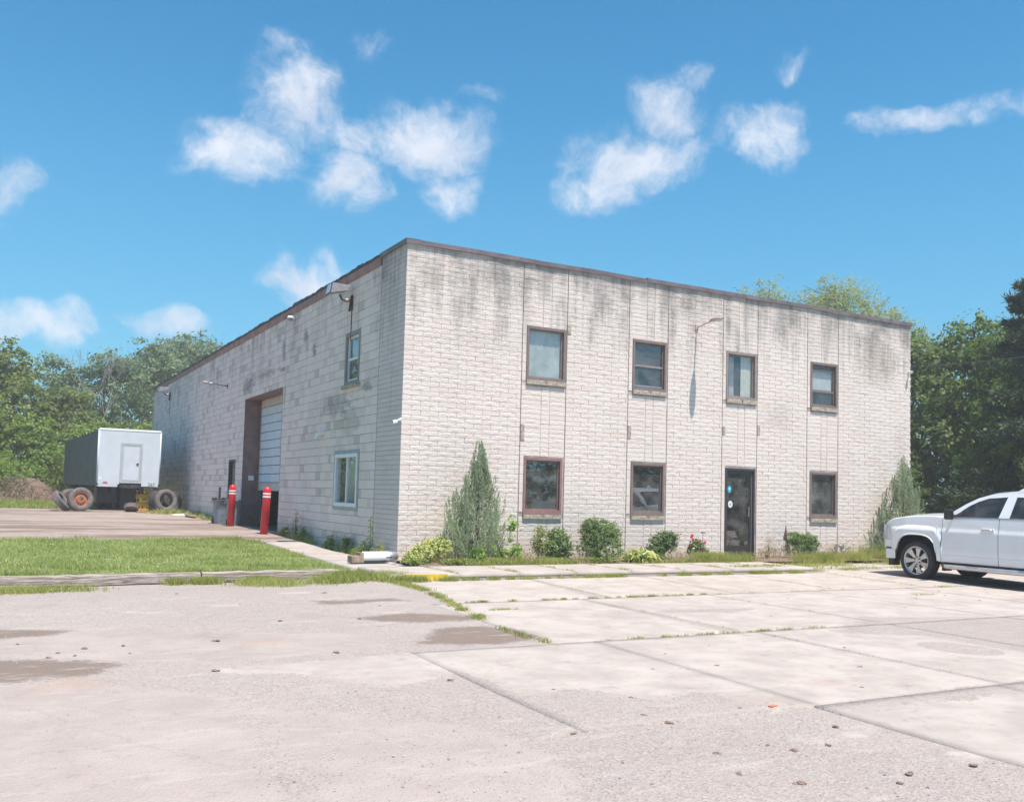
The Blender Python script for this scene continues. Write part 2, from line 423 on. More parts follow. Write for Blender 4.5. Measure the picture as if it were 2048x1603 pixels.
def glass_mat(name, tint=(0.72, 0.76, 0.78), refl=1.0, ior=1.55):
    mt, nt, b = new_mat(name)
    nt.nodes.remove(b)
    out = [n for n in nt.nodes if n.type == 'OUTPUT_MATERIAL'][0]
    tr = N(nt, 'ShaderNodeBsdfTransparent')
    tr.inputs[0].default_value = (*tint, 1)
    gl = N(nt, 'ShaderNodeBsdfGlossy', i_Roughness=0.015)
    gl.inputs[0].default_value = (refl, refl, refl, 1)
    # Schlick reflectance that is the same from both faces of the thin pane
    ge = nt.nodes.new('ShaderNodeNewGeometry')
    cosv = math_(nt, 'ABSOLUTE', vmath(nt, 'DOT_PRODUCT', ge.outputs['Incoming'], ge.outputs['Normal']))
    f0 = ior
    pw = math_(nt, 'POWER', math_(nt, 'SUBTRACT', 1.0, cosv), 5.0)
    fres = math_(nt, 'ADD', f0, math_(nt, 'MULTIPLY', pw, 1.0 - f0), clamp=True)
    bp = N(nt, 'ShaderNodeBump', i_Strength=0.02, i_Distance=0.01)
    nt.links.new(noise(nt, wpos(nt), 1.6, 1), bp.inputs['Height'])
    nt.links.new(bp.outputs[0], gl.inputs['Normal'])
    mx = N(nt, 'ShaderNodeMixShader')
    nt.links.new(fres, mx.inputs[0])
    nt.links.new(tr.outputs[0], mx.inputs[1])
    nt.links.new(gl.outputs[0], mx.inputs[2])
    # dusty film
    df = N(nt, 'ShaderNodeBsdfDiffuse')
    df.inputs[0].default_value = (0.5, 0.48, 0.45, 1)
    m2 = N(nt, 'ShaderNodeMixShader')
    f = maprange(nt, noise(nt, wpos(nt), 3.0, 5, 0.6), 0.3, 0.8, 0.02, 0.16)
    nt.links.new(f, m2.inputs[0])
    nt.links.new(mx.outputs[0], m2.inputs[1])
    nt.links.new(df.outputs[0], m2.inputs[2])
    nt.links.new(m2.outputs[0], out.inputs[0])
    return mt


M['glass'] = glass_mat('window glass', (0.93, 0.95, 0.95), ior=0.07)
M['vent_white'] = simple('chalky white pipe', (0.72, 0.72, 0.74), 0.8, var=0.04)
M['glass_low'] = glass_mat('ground floor window glass', (0.82, 0.85, 0.85), ior=0.13)
M['glass_car'] = glass_mat('tinted car glass', (0.45, 0.48, 0.48), 1.0, 0.05)


def ground_mat(name, kind):
    mt, nt, b = new_mat(name)
    p = wpos(nt)

    def attr(nm):
        a = nt.nodes.new('ShaderNodeAttribute')
        a.attribute_name = nm
        return a.outputs['Fac']
    n_b = noise(nt, p, 0.45, 5, 0.55)
    n_m = noise(nt, p, 2.2, 6, 0.6)
    n_f = noise(nt, p, 16, 6, 0.65)
    n_ff = noise(nt, p, 75, 4, 0.7)
    stre = noise(nt, scaled(nt, p, (0.35, 2.2, 1)), 1.4, 5, 0.6)
    # gravel / worn asphalt
    vor = nt.nodes.new('ShaderNodeTexVoronoi')
    vor.inputs['Scale'].default_value = 62
    nt.links.new(p, vor.inputs['Vector'])
    vsep = nt.nodes.new('ShaderNodeSeparateColor')
    nt.links.new(vor.outputs['Color'], vsep.inputs[0])
    chips = vsep.outputs[0]
    asph = mixc(nt, maprange(nt, n_b, 0.35, 0.65), (0.345, 0.288, 0.262), (0.39, 0.328, 0.296))
    asph = mixc(nt, maprange(nt, stre, 0.45, 0.7, 0.0, 0.55), asph, (0.37, 0.325, 0.30))
    chipc = mixc(nt, chips, (0.25, 0.21, 0.195), (0.46, 0.40, 0.365))
    asph = mixc(nt, maprange(nt, n_f, 0.40, 0.6, 0.25, 0.75), asph, chipc)
    # concrete
    conc = mixc(nt, maprange(nt, n_m, 0.3, 0.7), (0.385, 0.328, 0.295), (0.49, 0.424, 0.382))
    conc = mixc(nt, maprange(nt, stre, 0.5, 0.72, 0, 0.35), conc, (0.36, 0.315, 0.29))
    conc = mixc(nt, maprange(nt, n_ff, 0.60, 0.74, 0, 0.5), conc, (0.27, 0.24, 0.22))
    jit = math_(nt, 'ADD', math_(nt, 'MULTIPLY', math_(nt, 'SUBTRACT', n_m, 0.5), 0.55),
                math_(nt, 'ADD', math_(nt, 'MULTIPLY', math_(nt, 'SUBTRACT', n_f, 0.5), 0.42),
                      math_(nt, 'MULTIPLY', math_(nt, 'SUBTRACT', n_ff, 0.5), 0.30)))

    def mask(nm, w=0.05, j=1.0):
        return maprange(nt, math_(nt, 'ADD', attr(nm), math_(nt, 'MULTIPLY', jit, j)), -w, w)
    if kind == 'lot':
        concm = math_(nt, 'MAXIMUM', attr('slab'), mask('bare', 0.03, 0.55))
        g = mask('gravel', 0.022, 1.15)
        concm = math_(nt, 'MULTIPLY', concm, math_(nt, 'SUBTRACT', 1.0, g))
        c = mixc(nt, concm, asph, conc)
        tan = mixc(nt, maprange(nt, n_m, 0.3, 0.7), (0.36, 0.298, 0.270), (0.42, 0.352, 0.318))
        tan = mixc(nt, maprange(nt, n_ff, 0.58, 0.72, 0, 0.4), tan, (0.24, 0.20, 0.19))
        c = mixc(nt, math_(nt, 'MULTIPLY', mask('tan', 0.07, 0.55), 0.85), c, tan)
        c = mixc(nt, math_(nt, 'MULTIPLY', mask('damp', 0.08, 0.8), 0.78), c, (0.175, 0.125, 0.098))
        c = mixc(nt, math_(nt, 'MULTIPLY', maprange(nt, noise(nt, p, 0.9, 6, 0.6), 0.54, 0.74), 0.38), c, (0.25, 0.205, 0.185))
        c = mixc(nt, math_(nt, 'MULTIPLY', maprange(nt, noise(nt, p, 5.5, 7, 0.72), 0.56, 0.66), 0.38), c, (0.24, 0.205, 0.19))
        c = mixc(nt, math_(nt, 'MULTIPLY', maprange(nt, noise(nt, scaled(nt, p, (0.5, 1.6, 1)), 3.5, 6, 0.65), 0.55, 0.68), 0.35), c, (0.50, 0.435, 0.40))
        rust = maprange(nt, noise(nt, p, 0.7, 4), 0.66, 0.76, 0, 0.35)
        c = mixc(nt, rust, c, (0.42, 0.27, 0.20))
        # hairline cracks
        cr = nt.nodes.new('ShaderNodeTexVoronoi')
        cr.feature = 'DISTANCE_TO_EDGE'
        cr.inputs['Scale'].default_value = 0.33
        wv_ = vmath(nt, 'ADD', p, vmath(nt, 'SCALE', noise(nt, p, 1.5, 5, 0.6, out=1), None, 0.5))
        nt.links.new(wv_, cr.inputs['Vector'])
        crk = maprange(nt, cr.outputs['Distance'], 0.0, 0.006, 1, 0)
        c = mixc(nt, math_(nt, 'MULTIPLY', crk, 0.12), c, (0.16, 0.13, 0.11))
        h = mixc(nt, concm, vor.outputs['Distance'], n_ff)
        bump(nt, b, h, 0.012, 0.55)
    elif kind == 'concrete':
        c = mixc(nt, maprange(nt, n_b, 0.4, 0.66, 0, 0.4), conc, (0.33, 0.285, 0.26))
        bump(nt, b, n_ff, 0.005, 0.5)
    elif kind == 'drive':
        tan = mixc(nt, maprange(nt, n_m, 0.3, 0.7), (0.30, 0.235, 0.20), (0.37, 0.30, 0.265))
        bands = noise(nt, scaled(nt, p, (0.16, 0.75, 1)), 1.25, 5, 0.6)
        c = mixc(nt, maprange(nt, bands, 0.46, 0.60, 0, 0.8), tan, (0.165, 0.115, 0.088))
        c = mixc(nt, maprange(nt, n_f, 0.6, 0.75, 0, 0.35), c, (0.42, 0.36, 0.32))
        bump(nt, b, n_ff, 0.008, 0.5)
    elif kind == 'turf':
        c = mixc(nt, maprange(nt, n_f, 0.35, 0.65), (0.14, 0.19, 0.055), (0.25, 0.29, 0.10))
        c = mixc(nt, maprange(nt, n_m, 0.55, 0.72, 0, 0.6), c, (0.22, 0.17, 0.11))
        bump(nt, b, n_ff, 0.03, 0.8)
    elif kind == 'earth':
        c = mixc(nt, maprange(nt, n_f, 0.35, 0.65), (0.15, 0.15, 0.06), (0.26, 0.215, 0.13))
        c = mixc(nt, maprange(nt, n_b, 0.4, 0.6), c, (0.15, 0.19, 0.055))
        bump(nt, b, n_ff, 0.03, 0.8)
    elif kind == 'road':
        c = mixc(nt, maprange(nt, n_m, 0.3, 0.7), (0.33, 0.30, 0.29), (0.40, 0.365, 0.35))
    nt.links.new(c, b.inputs['Base Color'])
    b.inputs['Roughness'].default_value = 0.92
    b.inputs['Specular IOR Level'].default_value = 0.2
    return mt


M['lot'] = ground_mat('worn lot surface', 'lot')
M['concrete'] = ground_mat('sun bleached concrete', 'concrete')
M['drive'] = ground_mat('stained driveway', 'drive')
M['turf'] = ground_mat('turf base', 'turf')
M['earth'] = ground_mat('rough ground', 'earth')
M['road'] = ground_mat('pale road', 'road')


# ------------------------------------------------------------------ builders
def tag(o, label=None, cat=None, group=None, kind=None):
    if label: o['label'] = label
    if cat: o['category'] = cat
    if group: o['group'] = group
    if kind: o['kind'] = kind
    return o


def empty(name, loc=(0, 0, 0), rz=0.0, label=None, cat=None, group=None):
    o = bpy.data.objects.new(name, None)
    o.location = loc
    o.rotation_euler = (0, 0, rz)
    C.objects.link(o)
    return tag(o, label, cat, group)


def copy_tree(o, parent=None):
    kids = [c for c in bpy.data.objects if c.parent == o]
    c = o.copy()
    C.objects.link(c)
    c.parent = parent
    for k in kids:
        copy_tree(k, c)
    return c


class MB:
    def __init__(s):
        s.v, s.f = [], []

    def add(s, vs, fs):
        n = len(s.v)
        s.v += [tuple(v) for v in vs]
        s.f += [tuple(i + n for i in f) for f in fs]
        return s

    def box(s, x0, y0, z0, x1, y1, z1):
        if x0 > x1: x0, x1 = x1, x0
        if y0 > y1: y0, y1 = y1, y0
        if z0 > z1: z0, z1 = z1, z0
        return s.add([(x0, y0, z0), (x1, y0, z0), (x1, y1, z0), (x0, y1, z0), (x0, y0, z1), (x1, y0, z1), (x1, y1, z1), (x0, y1, z1)],
                     [(0, 3, 2, 1), (4, 5, 6, 7), (0, 1, 5, 4), (1, 2, 6, 5), (2, 3, 7, 6), (3, 0, 4, 7)])

    def obox(s, c, ax, ay, az):
        c = Vector(c); ax, ay, az = Vector(ax), Vector(ay), Vector(az)
        vs = []
        for k in (-1, 1):
            for (i, j) in ((-1, -1), (1, -1), (1, 1), (-1, 1)):
                vs.append(c + ax * i + ay * j + az * k)
        return s.add(vs, [(0, 3, 2, 1), (4, 5, 6, 7), (0, 1, 5, 4), (1, 2, 6, 5), (2, 3, 7, 6), (3, 0, 4, 7)])

    def tube(s, pts, rad, n=8, caps=True):
        pts = [Vector(p) for p in pts]
        if isinstance(rad, (int, float)): rad = [rad] * len(pts)
        rings = []
        for i, p in enumerate(pts):
            d = (pts[min(i + 1, len(pts) - 1)] - pts[max(i - 1, 0)]).normalized()
            a = Vector((0, 0, 1)) if abs(d.z) < 0.9 else Vector((1, 0, 0))
            x = d.cross(a).normalized(); y = d.cross(x).normalized()
            rings.append([p + (x * math.cos(t) + y * math.sin(t)) * rad[i] for t in [2 * math.pi * k / n for k in range(n)]])
        vs = [v for r in rings for v in r]
        fs = []
        for i in range(len(pts) - 1):
            for k in range(n):
                a, b = i * n + k, i * n + (k + 1) % n
                fs.append((a, b, b + n, a + n))
        if caps:
            fs.append(tuple(range(n - 1, -1, -1)))
            fs.append(tuple((len(pts) - 1) * n + k for k in range(n)))
        return s.add(vs, fs)

    def lathe(s, prof, n=24, origin=(0, 0, 0), axis='z', closed=False):
        ox, oy, oz = origin
        vs = []
        for r, h in prof:
            for k in range(n):
                t = 2 * math.pi * k / n
                a, b = r * math.cos(t), r * math.sin(t)
                if axis == 'z': vs.append((ox + a, oy + b, oz + h))
                elif axis == 'x': vs.append((ox + h, oy + a, oz + b))
                else: vs.append((ox + b, oy + h, oz + a))
        fs = []
        m_ = len(prof)
        for i in range(m_ if closed else m_ - 1):
            j = (i + 1) % m_
            for k in range(n):
                fs.append((i * n + k, i * n + (k + 1) % n, j * n + (k + 1) % n, j * n + k))
        return s.add(vs, fs)

    def poly(s, pts, ext):
        """prism: pts 3D polygon, ext = extrusion vector"""
        n = len(pts); e = Vector(ext)
        vs = [Vector(p) for p in pts] + [Vector(p) + e for p in pts]
        fs = [tuple(range(n)), tuple(range(2 * n - 1, n - 1, -1))]
        for i in range(n):
            j = (i + 1) % n
            fs.append((i, i + n, j + n, j))
        return s.add(vs, fs)

    def grid(s, P):
        """P[i][j] -> points"""
        a, b = len(P), len(P[0])
        vs = [p for r in P for p in r]
        fs = [(i * b + j, i * b + j + 1, (i + 1) * b + j + 1, (i + 1) * b + j) for i in range(a - 1) for j in range(b - 1)]
        return s.add(vs, fs)

    def mesh(s, name):
        me = bpy.data.meshes.new(name)
        me.from_pydata(s.v, [], s.f)
        return me

    def build(s, name, mat, parent=None, smooth=False, loc=None, bevel=0.0, recalc=True):
        me = s.mesh(name)
        if mat: me.materials.append(mat)
        if recalc:
            import bmesh
            bm = bmesh.new(); bm.from_mesh(me)
            bmesh.ops.recalc_face_normals(bm, faces=bm.faces)
            bm.to_mesh(me); bm.free()
        if smooth:
            me.polygons.foreach_set('use_smooth', [True] * len(me.polygons))
        o = bpy.data.objects.new(name, me)
        C.objects.link(o)
        if parent: o.parent = parent
        if loc: o.location = loc
        if bevel:
            bv = o.modifiers.new('bev', 'BEVEL'); bv.width = bevel; bv.segments = 2; bv.limit_method = 'ANGLE'
        return o


def np_mesh(name, V, Q, mat, parent=None, smooth=False, attrs=None):
    """V (n,3) float, Q (m,k) int faces with k constant"""
    me = bpy.data.meshes.new(name)
    V = np.asarray(V, dtype=np.float32); Q = np.asarray(Q, dtype=np.int32)
    k = Q.shape[1]
    me.vertices.add(len(V)); me.vertices.foreach_set('co', V.ravel())
    me.loops.add(Q.size); me.loops.foreach_set('vertex_index', Q.ravel())
    me.polygons.add(len(Q))
    me.polygons.foreach_set('loop_start', np.arange(len(Q), dtype=np.int32) * k)
    try:
        me.polygons.foreach_set('loop_total', np.full(len(Q), k, dtype=np.int32))
    except Exception:
        pass
    me.update(calc_edges=True)
    me.validate()
    if attrs:
        for nm, arr in attrs.items():
            at = me.attributes.new(nm, 'FLOAT', 'POINT')
            at.data.foreach_set('value', np.asarray(arr, dtype=np.float32))
    if mat: me.materials.append(mat)
    if smooth: me.polygons.foreach_set('use_smooth', [True] * len(me.polygons))
    o = bpy.data.objects.new(name, me)
    C.objects.link(o)
    if parent: o.parent = parent
    return o


# ------------------------------------------------------------------ ground levels
PZ_Y = [-6.0, -2.95, -1.6, 3.0, 9.0, 17.0, 27.0, 35.0, 60.0, 150.0, 600.0]
PZ_Z = [-0.17, -0.105, -0.03, 0.0, 0.15, 0.20, 0.40, 0.46, 0.60, 0.75, 0.9]


def gz(y):
    if y < -6: return -0.17
    return float(np.interp(y, PZ_Y, PZ_Z))


def sheet(name, x0, x1, ys, mat, dz=0.0, zf=gz, nx=1):
    P = []
    for y in ys:
        P.append([(x0 + (x1 - x0) * i / nx, y, zf(y) + dz) for i in range(nx + 1)])
    mb = MB().grid(P)
    return mb.build(name, mat, recalc=False)


# thin haze added to lift the dark tones, standing in for lens veil: one even closed volume round the whole place
hb = MB().box(-320, -240, -1.4, 340, 320, 24).build('haze', None)
hm = bpy.data.materials.new('thin haze'); hm.use_nodes = True
hm.node_tree.nodes.clear()
ho = hm.node_tree.nodes.new('ShaderNodeOutputMaterial'); hv = hm.node_tree.nodes.new('ShaderNodeVolumePrincipled')
hv.inputs['Color'].default_value = (0.99, 0.955, 0.95, 1); hv.inputs['Density'].default_value = 0.0017
hv.inputs['Anisotropy'].default_value = 0.0
hm.node_tree.links.new(hv.outputs[0], ho.inputs['Volume'])
hb.data.materials.clear(); hb.data.materials.append(hm)
tag(hb, kind='stuff')

# rough ground to the horizon in every direction, lying under the made surfaces
ys = [-900, -60, -25, -6.0, -3.5, -1.6, 3, 9, 17, 27, 35, 60, 150, 600, 1200]
ys = [-900, -60, -25, -6.0, -3.5, -1.95, -1.70, 3, 9, 17, 27, 35, 60, 150, 600, 1200]
g = sheet('ground', -900, 900, ys, M['earth'], -0.045, zf=lambda y: -.22 if y < -1.8 else gz(y))
tag(g, kind='structure')


# ---- the lot: a fine grid whose attributes say where gravel, bare concrete, mud stains lie
def sdf(P, poly):
    """signed distance (inside positive) of points P (n,2) to polygon"""
    poly = np.asarray(poly, float)
    d = np.full(len(P), 1e9); inside = np.zeros(len(P), bool)
    n = len(poly)
    for i in range(n):
        a, b = poly[i], poly[(i + 1) % n]
        e = b - a; w = P - a
        t = np.clip((w @ e) / (e @ e), 0, 1)
        q = w - t[:, None] * e
        d = np.minimum(d, np.hypot(q[:, 0], q[:, 1]))
        c = ((a[1] <= P[:, 1]) != (b[1] <= P[:, 1])) & (P[:, 0] < a[0] + (P[:, 1] - a[1]) * (b[0] - a[0]) / (b[1] - a[1] + 1e-12))
        inside ^= c
    return np.where(inside, d, -d)


GRAVEL = [
    # broken asphalt drift lying over the front of the slabs
    [(-5.6, -9.52), (-4.94, -9.71), (-4.60, -10.05), (-4.30, -10.55), (-3.75, -10.40), (-3.62, -10.10), (-3.45, -10.42), (-3.42, -11.25), (-2.95, -11.2),
     (-2.6, -11.72), (-2.08, -11.70), (-1.80, -12.2), (-1.55, -12.42), (1.2, -12.36), (1.3, -12.62), (-1.70, -12.62), (-2.1, -12.95), (-2.0, -13.5), (-1.65, -14.1),
     (-1.4, -16), (-6, -16), (-5.8, -12.5), (-5.55, -10.6), (-6.2, -9.9)],
    [(3.4, -8.5), (5.8, -9.25), (9, -9.6), (9, -12), (2.75, -11.5), (2.72, -10.1), (1.9, -9.5)],
    [(1.2, -7.0), (2.6, -7.3), (1.9, -7.6), (0.9, -7.3)],
]
BARE = [
    [(-5.35, -9.31), (-3.51, -9.15), (-3.51, -12.3), (-5.25, -12.3)],
    [(-3.47, -12.45), (-3.2, -12.9), (-3.36, -13.25), (-3.6, -13.25), (-3.62, -12.8)],
    [(-2.80, -12.12), (-1.77, -12.26), (-2.1, -11.78), (-2.5, -11.95)],
    [(-5.0, -10.5), (-4.7, -10.3), (-4.45, -10.85), (-4.35, -11.2), (-4.9, -11.0)],
    [(-3.3, -13.7), (-3.0, -14.2), (-3.4, -14.5), (-3.8, -14.0)],
    [(-3.05, -11.95), (-2.85, -12.0), (-2.9, -12.2), (-3.15, -12.15)],
]
_br = random.Random(17)
for _k in range(26):
    cx_, cy_ = _br.uniform(-5.6, 1.0), _br.uniform(-15, -12.7) if _k < 17 else _br.uniform(-8, -4)
    if _k >= 17: cx_ = _br.uniform(-6.5, -2.2)
    l_, w_, a_ = _br.uniform(.15, .6), _br.uniform(.03, .13), _br.uniform(-.6, .5)
    BARE.append([(cx_ + math.cos(a_) * u * l_ - math.sin(a_) * v * w_, cy_ + math.sin(a_) * u * l_ + math.cos(a_) * v * w_) for u, v in ((-1, 0), (-.4, -1), (.5, -.8), (1, .1), (.4, 1), (-.5, .7))])
TAN = [[(-14, -8.9), (-7.2, -9.25), (-6.0, -9.9), (-5.58, -10.5), (-5.72, -12.5), (-5.95, -18), (-14, -18)],
       [(-5.40, -10.9), (-4.9, -11.3), (-4.2, -11.95), (-4.1, -12.8), (-4.5, -13.6), (-4.9, -18), (-5.78, -18), (-5.56, -12.5)],
       [(-6.4, -6.4), (-4.6, -7.4), (-3.4, -7.9), (-3.6, -8.7), (-5.2, -9.0), (-7.5, -7.9)]]
DAMP = [[(-3.2, -6.5), (-2.3, -6.35), (-1.75, -6.8), (-1.75, -7.25), (-2.6, -7.2), (-3.0, -7.0)],
        [(-2.7, -7.75), (-1.95, -7.65), (-1.7, -8.3), (-1.75, -8.75), (-2.6, -8.9), (-3.3, -8.75), (-2.9, -8.2)],
        [(-9, -8.3), (-7.0, -8.39), (-6.4, -8.55), (-6.1, -8.85), (-6.35, -9.22), (-7.0, -9.37), (-9, -9.4)],
        [(-8, -6.3), (-7.0, -6.35), (-6.3, -6.6), (-6.6, -6.95), (-8, -7.0)],
        [(-3.2, -4.9), (-2.0, -4.9), (-1.9, -5.2), (-3.1, -5.25)]]
_lr = np.random.RandomState(3)


def lot_attrs(P):
    def best(polys):
        d = np.full(len(P), -2.0)
        for q in polys: d = np.maximum(d, sdf(P, q))
        return np.clip(d, -1.5, 1.5)
    return dict(gravel=best(GRAVEL), bare=best(BARE), tan=best(TAN), damp=best(DAMP))


def lot_z(x, y):
    z = np.interp(y, [-6, -2.95], [-0.17, -0.105])
    return z - .06 * np.clip((-x - 1.6) / 1.2, 0, 1) * np.clip((y + 4.2) / 1.4, 0, 1)


xs = np.concatenate([np.linspace(-60, -12.5, 12), np.arange(-12, 12.01, 0.1), np.linspace(12.6, 60, 12)])
yy = np.concatenate([np.linspace(-40, -18.5, 8), np.arange(-18, -1.80, 0.1)])
X, Y = np.meshgrid(xs, yy)
P2 = np.stack([X.ravel(), Y.ravel()], 1)
Z = lot_z(P2[:, 0], P2[:, 1])
Z = Z + 0.006 * np.sin(P2[:, 0] * 1.7 + 1) * np.sin(P2[:, 1] * 1.3)
Z = Z - 0.007
nxx, nyy = len(xs), len(yy)
idx = np.arange(nxx * nyy).reshape(nyy, nxx)
Q = np.stack([idx[:-1, :-1].ravel(), idx[:-1, 1:].ravel(), idx[1:, 1:].ravel(), idx[1:, :-1].ravel()], 1)
at = lot_attrs(P2); at['slab'] = np.zeros(len(P2))
lot = np_mesh('parking_lot', np.column_stack([P2, Z]), Q, M['lot'], attrs=at, smooth=True)
tag(lot, kind='structure')


def slab(x0, x1, y0, y1, parent, mat=None, z=0.0, thick=0.03, skew=0.0, zf=None, name='concrete_slab', gap=0.0038, attr=True, label=None):
    """one cast slab with its own arrises, slightly out of level with the next"""
    x0 += gap; x1 -= gap; y0 += gap; y1 -= gap
    nx, ny = max(2, int((x1 - x0) / 0.12)), max(2, int((y1 - y0) / 0.12))
    tx, ty, tz = rnd.uniform(-.003, .003), rnd.uniform(-.003, .003), rnd.uniform(-.002, .003)
    vx = np.linspace(0, 1, nx + 1); vy = np.linspace(0, 1, ny + 1)
    GX, GY = np.meshgrid(vx, vy)
    px = x0 + (x1 - x0) * GX + skew * (1 - GY); py = y0 + (y1 - y0) * GY
    zz = (lot_z(px, py) if zf is None else zf(px, py)) + z + tz + tx * (GX - .5) + ty * (GY - .5)
    top = np.stack([px.ravel(), py.ravel(), zz.ravel()], 1)
    n = (nx + 1) * (ny + 1)
    ring = [j for j in range(nx + 1)] + [(i + 1) * (nx + 1) - 1 for i in range(1, ny + 1)] + [n - 1 - j for j in range(1, nx + 1)] + [i * (nx + 1) for i in range(ny - 1, 0, -1)]
    sk = top[ring].copy(); sk[:, 2] -= thick
    V = np.vstack([top, sk])
    idx = np.arange(n).reshape(ny + 1, nx + 1)
    Q = np.stack([idx[:-1, :-1].ravel(), idx[:-1, 1:].ravel(), idx[1:, 1:].ravel(), idx[1:, :-1].ravel()], 1)
    r = np.array(ring); rn = np.roll(r, -1)
    s_ = n + np.arange(len(ring)); sn = np.roll(s_, -1)
    Q = np.vstack([Q, np.stack([r, s_, sn, rn], 1)])
    attrs = None
    if attr:
        attrs = lot_attrs(V[:, :2]); attrs['slab'] = np.ones(len(V))
    o = np_mesh(name, V, Q, mat or M['lot'], parent, attrs=attrs)
    if label: o['label'] = label
    return o


for (a, b) in ((-3.52, -1.40), (-1.40, 0.90), (0.90, 3.2), (3.2, 5.6), (5.6, 8.0), (8.0, 10.4)):
    slab(a, b, -12.36, -9.14, lot, skew=-0.12)
for (a, b) in ((-1.56, 0.62), (0.62, 2.9)):
    slab(a, b, -15.6, -12.38, lot, skew=-0.1)
for (a, b) in ((-1.75, 0.75), (0.75, 3.2), (3.2, 5.6), (5.6, 8.0), (8.0, 10.4), (10.4, 12.8)):
    slab(a, b, -9.12, -5.62, lot, skew=-0.15 if a < 0 else 0)
for (a, b) in ((-1.15, 1.3), (1.3, 3.8), (3.8, 6.2), (6.2, 8.6), (8.6, 11.0), (11.0, 13.4), (13.4, 15.8)):
    slab(a, b, -5.60, -3.02 if a < 8.5 else -2.2, lot, skew=-0.25 if a < 0 else 0)

# ---- sidewalk along the front, with its kerb face and the yellow painted length
walk = MB().box(-1.25, -2.96, -0.25, 8.4, -1.35, -0.03).build('sidewalk', M['concrete'])
tag(walk, kind='structure')
zf0 = lambda x, y: 0.0 * x + 0.0
sx = [-1.3, -0.05, 1.15, 2.35, 3.6, 4.85, 6.1, 7.3, 8.45]
for a, b in zip(sx[:-1], sx[1:]):
    slab(a, b, -2.98, -1.32, walk, M['concrete'], z=0.0, thick=0.055, zf=zf0, attr=False, gap=0.011)
MB().box(-1.06, -3.0, -0.13, -0.28, -2.965, 0.004).build('painted_kerb', M['kerb_yellow'], walk)['label'] = 'worn yellow painted kerb length'
for a, b in ((8.6, 10.2), (10.2, 11.9), (11.9, 13.6), (13.6, 15.4)):
    slab(a, b, -2.15, -1.2, walk, M['concrete'], z=-0.075, thick=0.05, zf=zf0, attr=False, gap=0.011)
# side walk running back along the block wall and up to the overhead door
zf1 = lambda x, y: np.interp(y, PZ_Y, PZ_Z) + 0.012 + 0 * x
swalk = MB().grid([[(-1.30, y, gz(y) - 0.02), (0.01, y, gz(y) - 0.02)] for y in (-1.3, 3, 6.5)]).build('path', M['concrete'], recalc=False)
tag(swalk, kind='structure')
for a, b in ((-1.32, 0.4), (0.4, 2.1), (2.1, 3.8), (3.8, 5.4)):
    slab(-1.38 + 0.02 * a, -0.33, a, b, swalk, M['concrete'], z=0.0, thick=0.04, zf=zf1, attr=False, gap=0.012)
# stained driveway crossing behind the lawn
P = []
for i in range(0, 41):
    y = 5.35 + i * (24.0 - 5.35) / 40
    P.append([(-70 + 70.02 * j / 30, y, gz(y) + 0.004) for j in range(31)])
tag(MB().grid(P).build('driveway', M['drive'], recalc=False), kind='structure')
tag(MB().grid([[(-80, y, gz(y) + 0.004), (-2.9, y, gz(y) + 0.004)] for y in (34.2, 40, 52)]).build('road', M['road'], recalc=False), kind='structure')
tag(MB().grid([[(-60, y, gz(y) + .006), (-1.36 - 0.02 * (4 - y), y, gz(y) + .006)] for y in (-1.75, 0, 2, 3, 5.0)] +
              [[(-60, 6.0, gz(6) + .008), (-1.75, 6.35, gz(6.4) + .008)]]).build('lawn', M['turf'], recalc=False), kind='structure')
tag(MB().grid([[(-0.05 + 15.4 * i / 30, -1.34 + 1.36 * j / 6, 0.0 + 0.035 * math.sin(j * 0.52)) for i in range(31)] for j in range(7)]).build('planting_bed', M['soil'], recalc=False), kind='structure')


# ------------------------------------------------------------------ THE BUILDING
H, W, L = 6.50, 15.32, 34.8
bld = empty('industrial_building', (0, 0, 0), 0,
            'two storey off-white painted masonry workshop with flat roof, brown framed windows and overhead door', 'building')


def cells(u0, u1, z0, z1, ops):
    """rectangles of a wall left over round its openings"""
    us = sorted({u0, u1} | {o[0] for o in ops} | {o[1] for o in ops})
    zs = sorted({z0, z1} | {o[2] for o in ops} | {o[3] for o in ops})
    out = []
    for a, b in zip(us[:-1], us[1:]):
        run = None
        for c, d in zip(zs[:-1], zs[1:]):
            mu, mz = (a + b) / 2, (c + d) / 2
            hole = any(o[0] < mu < o[1] and o[2] < mz < o[3] for o in ops)
            if hole:
                if run: out.append((a, b, *run)); run = None
            else:
                run = (run[0], d) if run else (c, d)
        if run: out.append((a, b, *run))
    return out


CO = 0.1016
F_WIN_UP = [(2.86, 3.87), (5.70, 6.69), (8.54, 9.54), (11.42, 12.41)]
ops_f = [(a, b, 3.80, 5.08) for a, b in F_WIN_UP] + [(2.86, 3.85, 0.88, 2.21), (5.71, 6.69, 0.89, 2.21), (8.55, 9.53, 0.0, 2.19), (11.42, 12.41, 0.89, 2.20)]
ops_l = [(2.64, 3.67, 3.83, 5.08), (2.42, 4.16, 0.93, 2.31), (9.10, 13.77, 0.10, 4.31), (14.82, 15.87, 0.12, 2.34)]
mb = MB()
for (a, b, c, d) in cells(0.013, W, -0.3, H, ops_f): mb.box(a, 0.007, c, b, 0.26, d)
mb.build('front_wall', M['mortar_front'], bld, recalc=False)
mb = MB()
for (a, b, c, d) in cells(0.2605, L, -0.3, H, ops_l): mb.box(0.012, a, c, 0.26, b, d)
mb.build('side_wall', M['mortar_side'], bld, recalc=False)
mb = MB()
mb.box(0.27, L - 0.25, -0.3, W, L, H); mb.box(W - 0.25, 0.27, -0.3, W, L - .26, H)
mb.build('rear_wall', M['block'], bld)
MB().box(0.27, 0.27, 6.15, W - .26, L - .26, 6.30).build('roof', M['roof'], bld)
mb = MB()
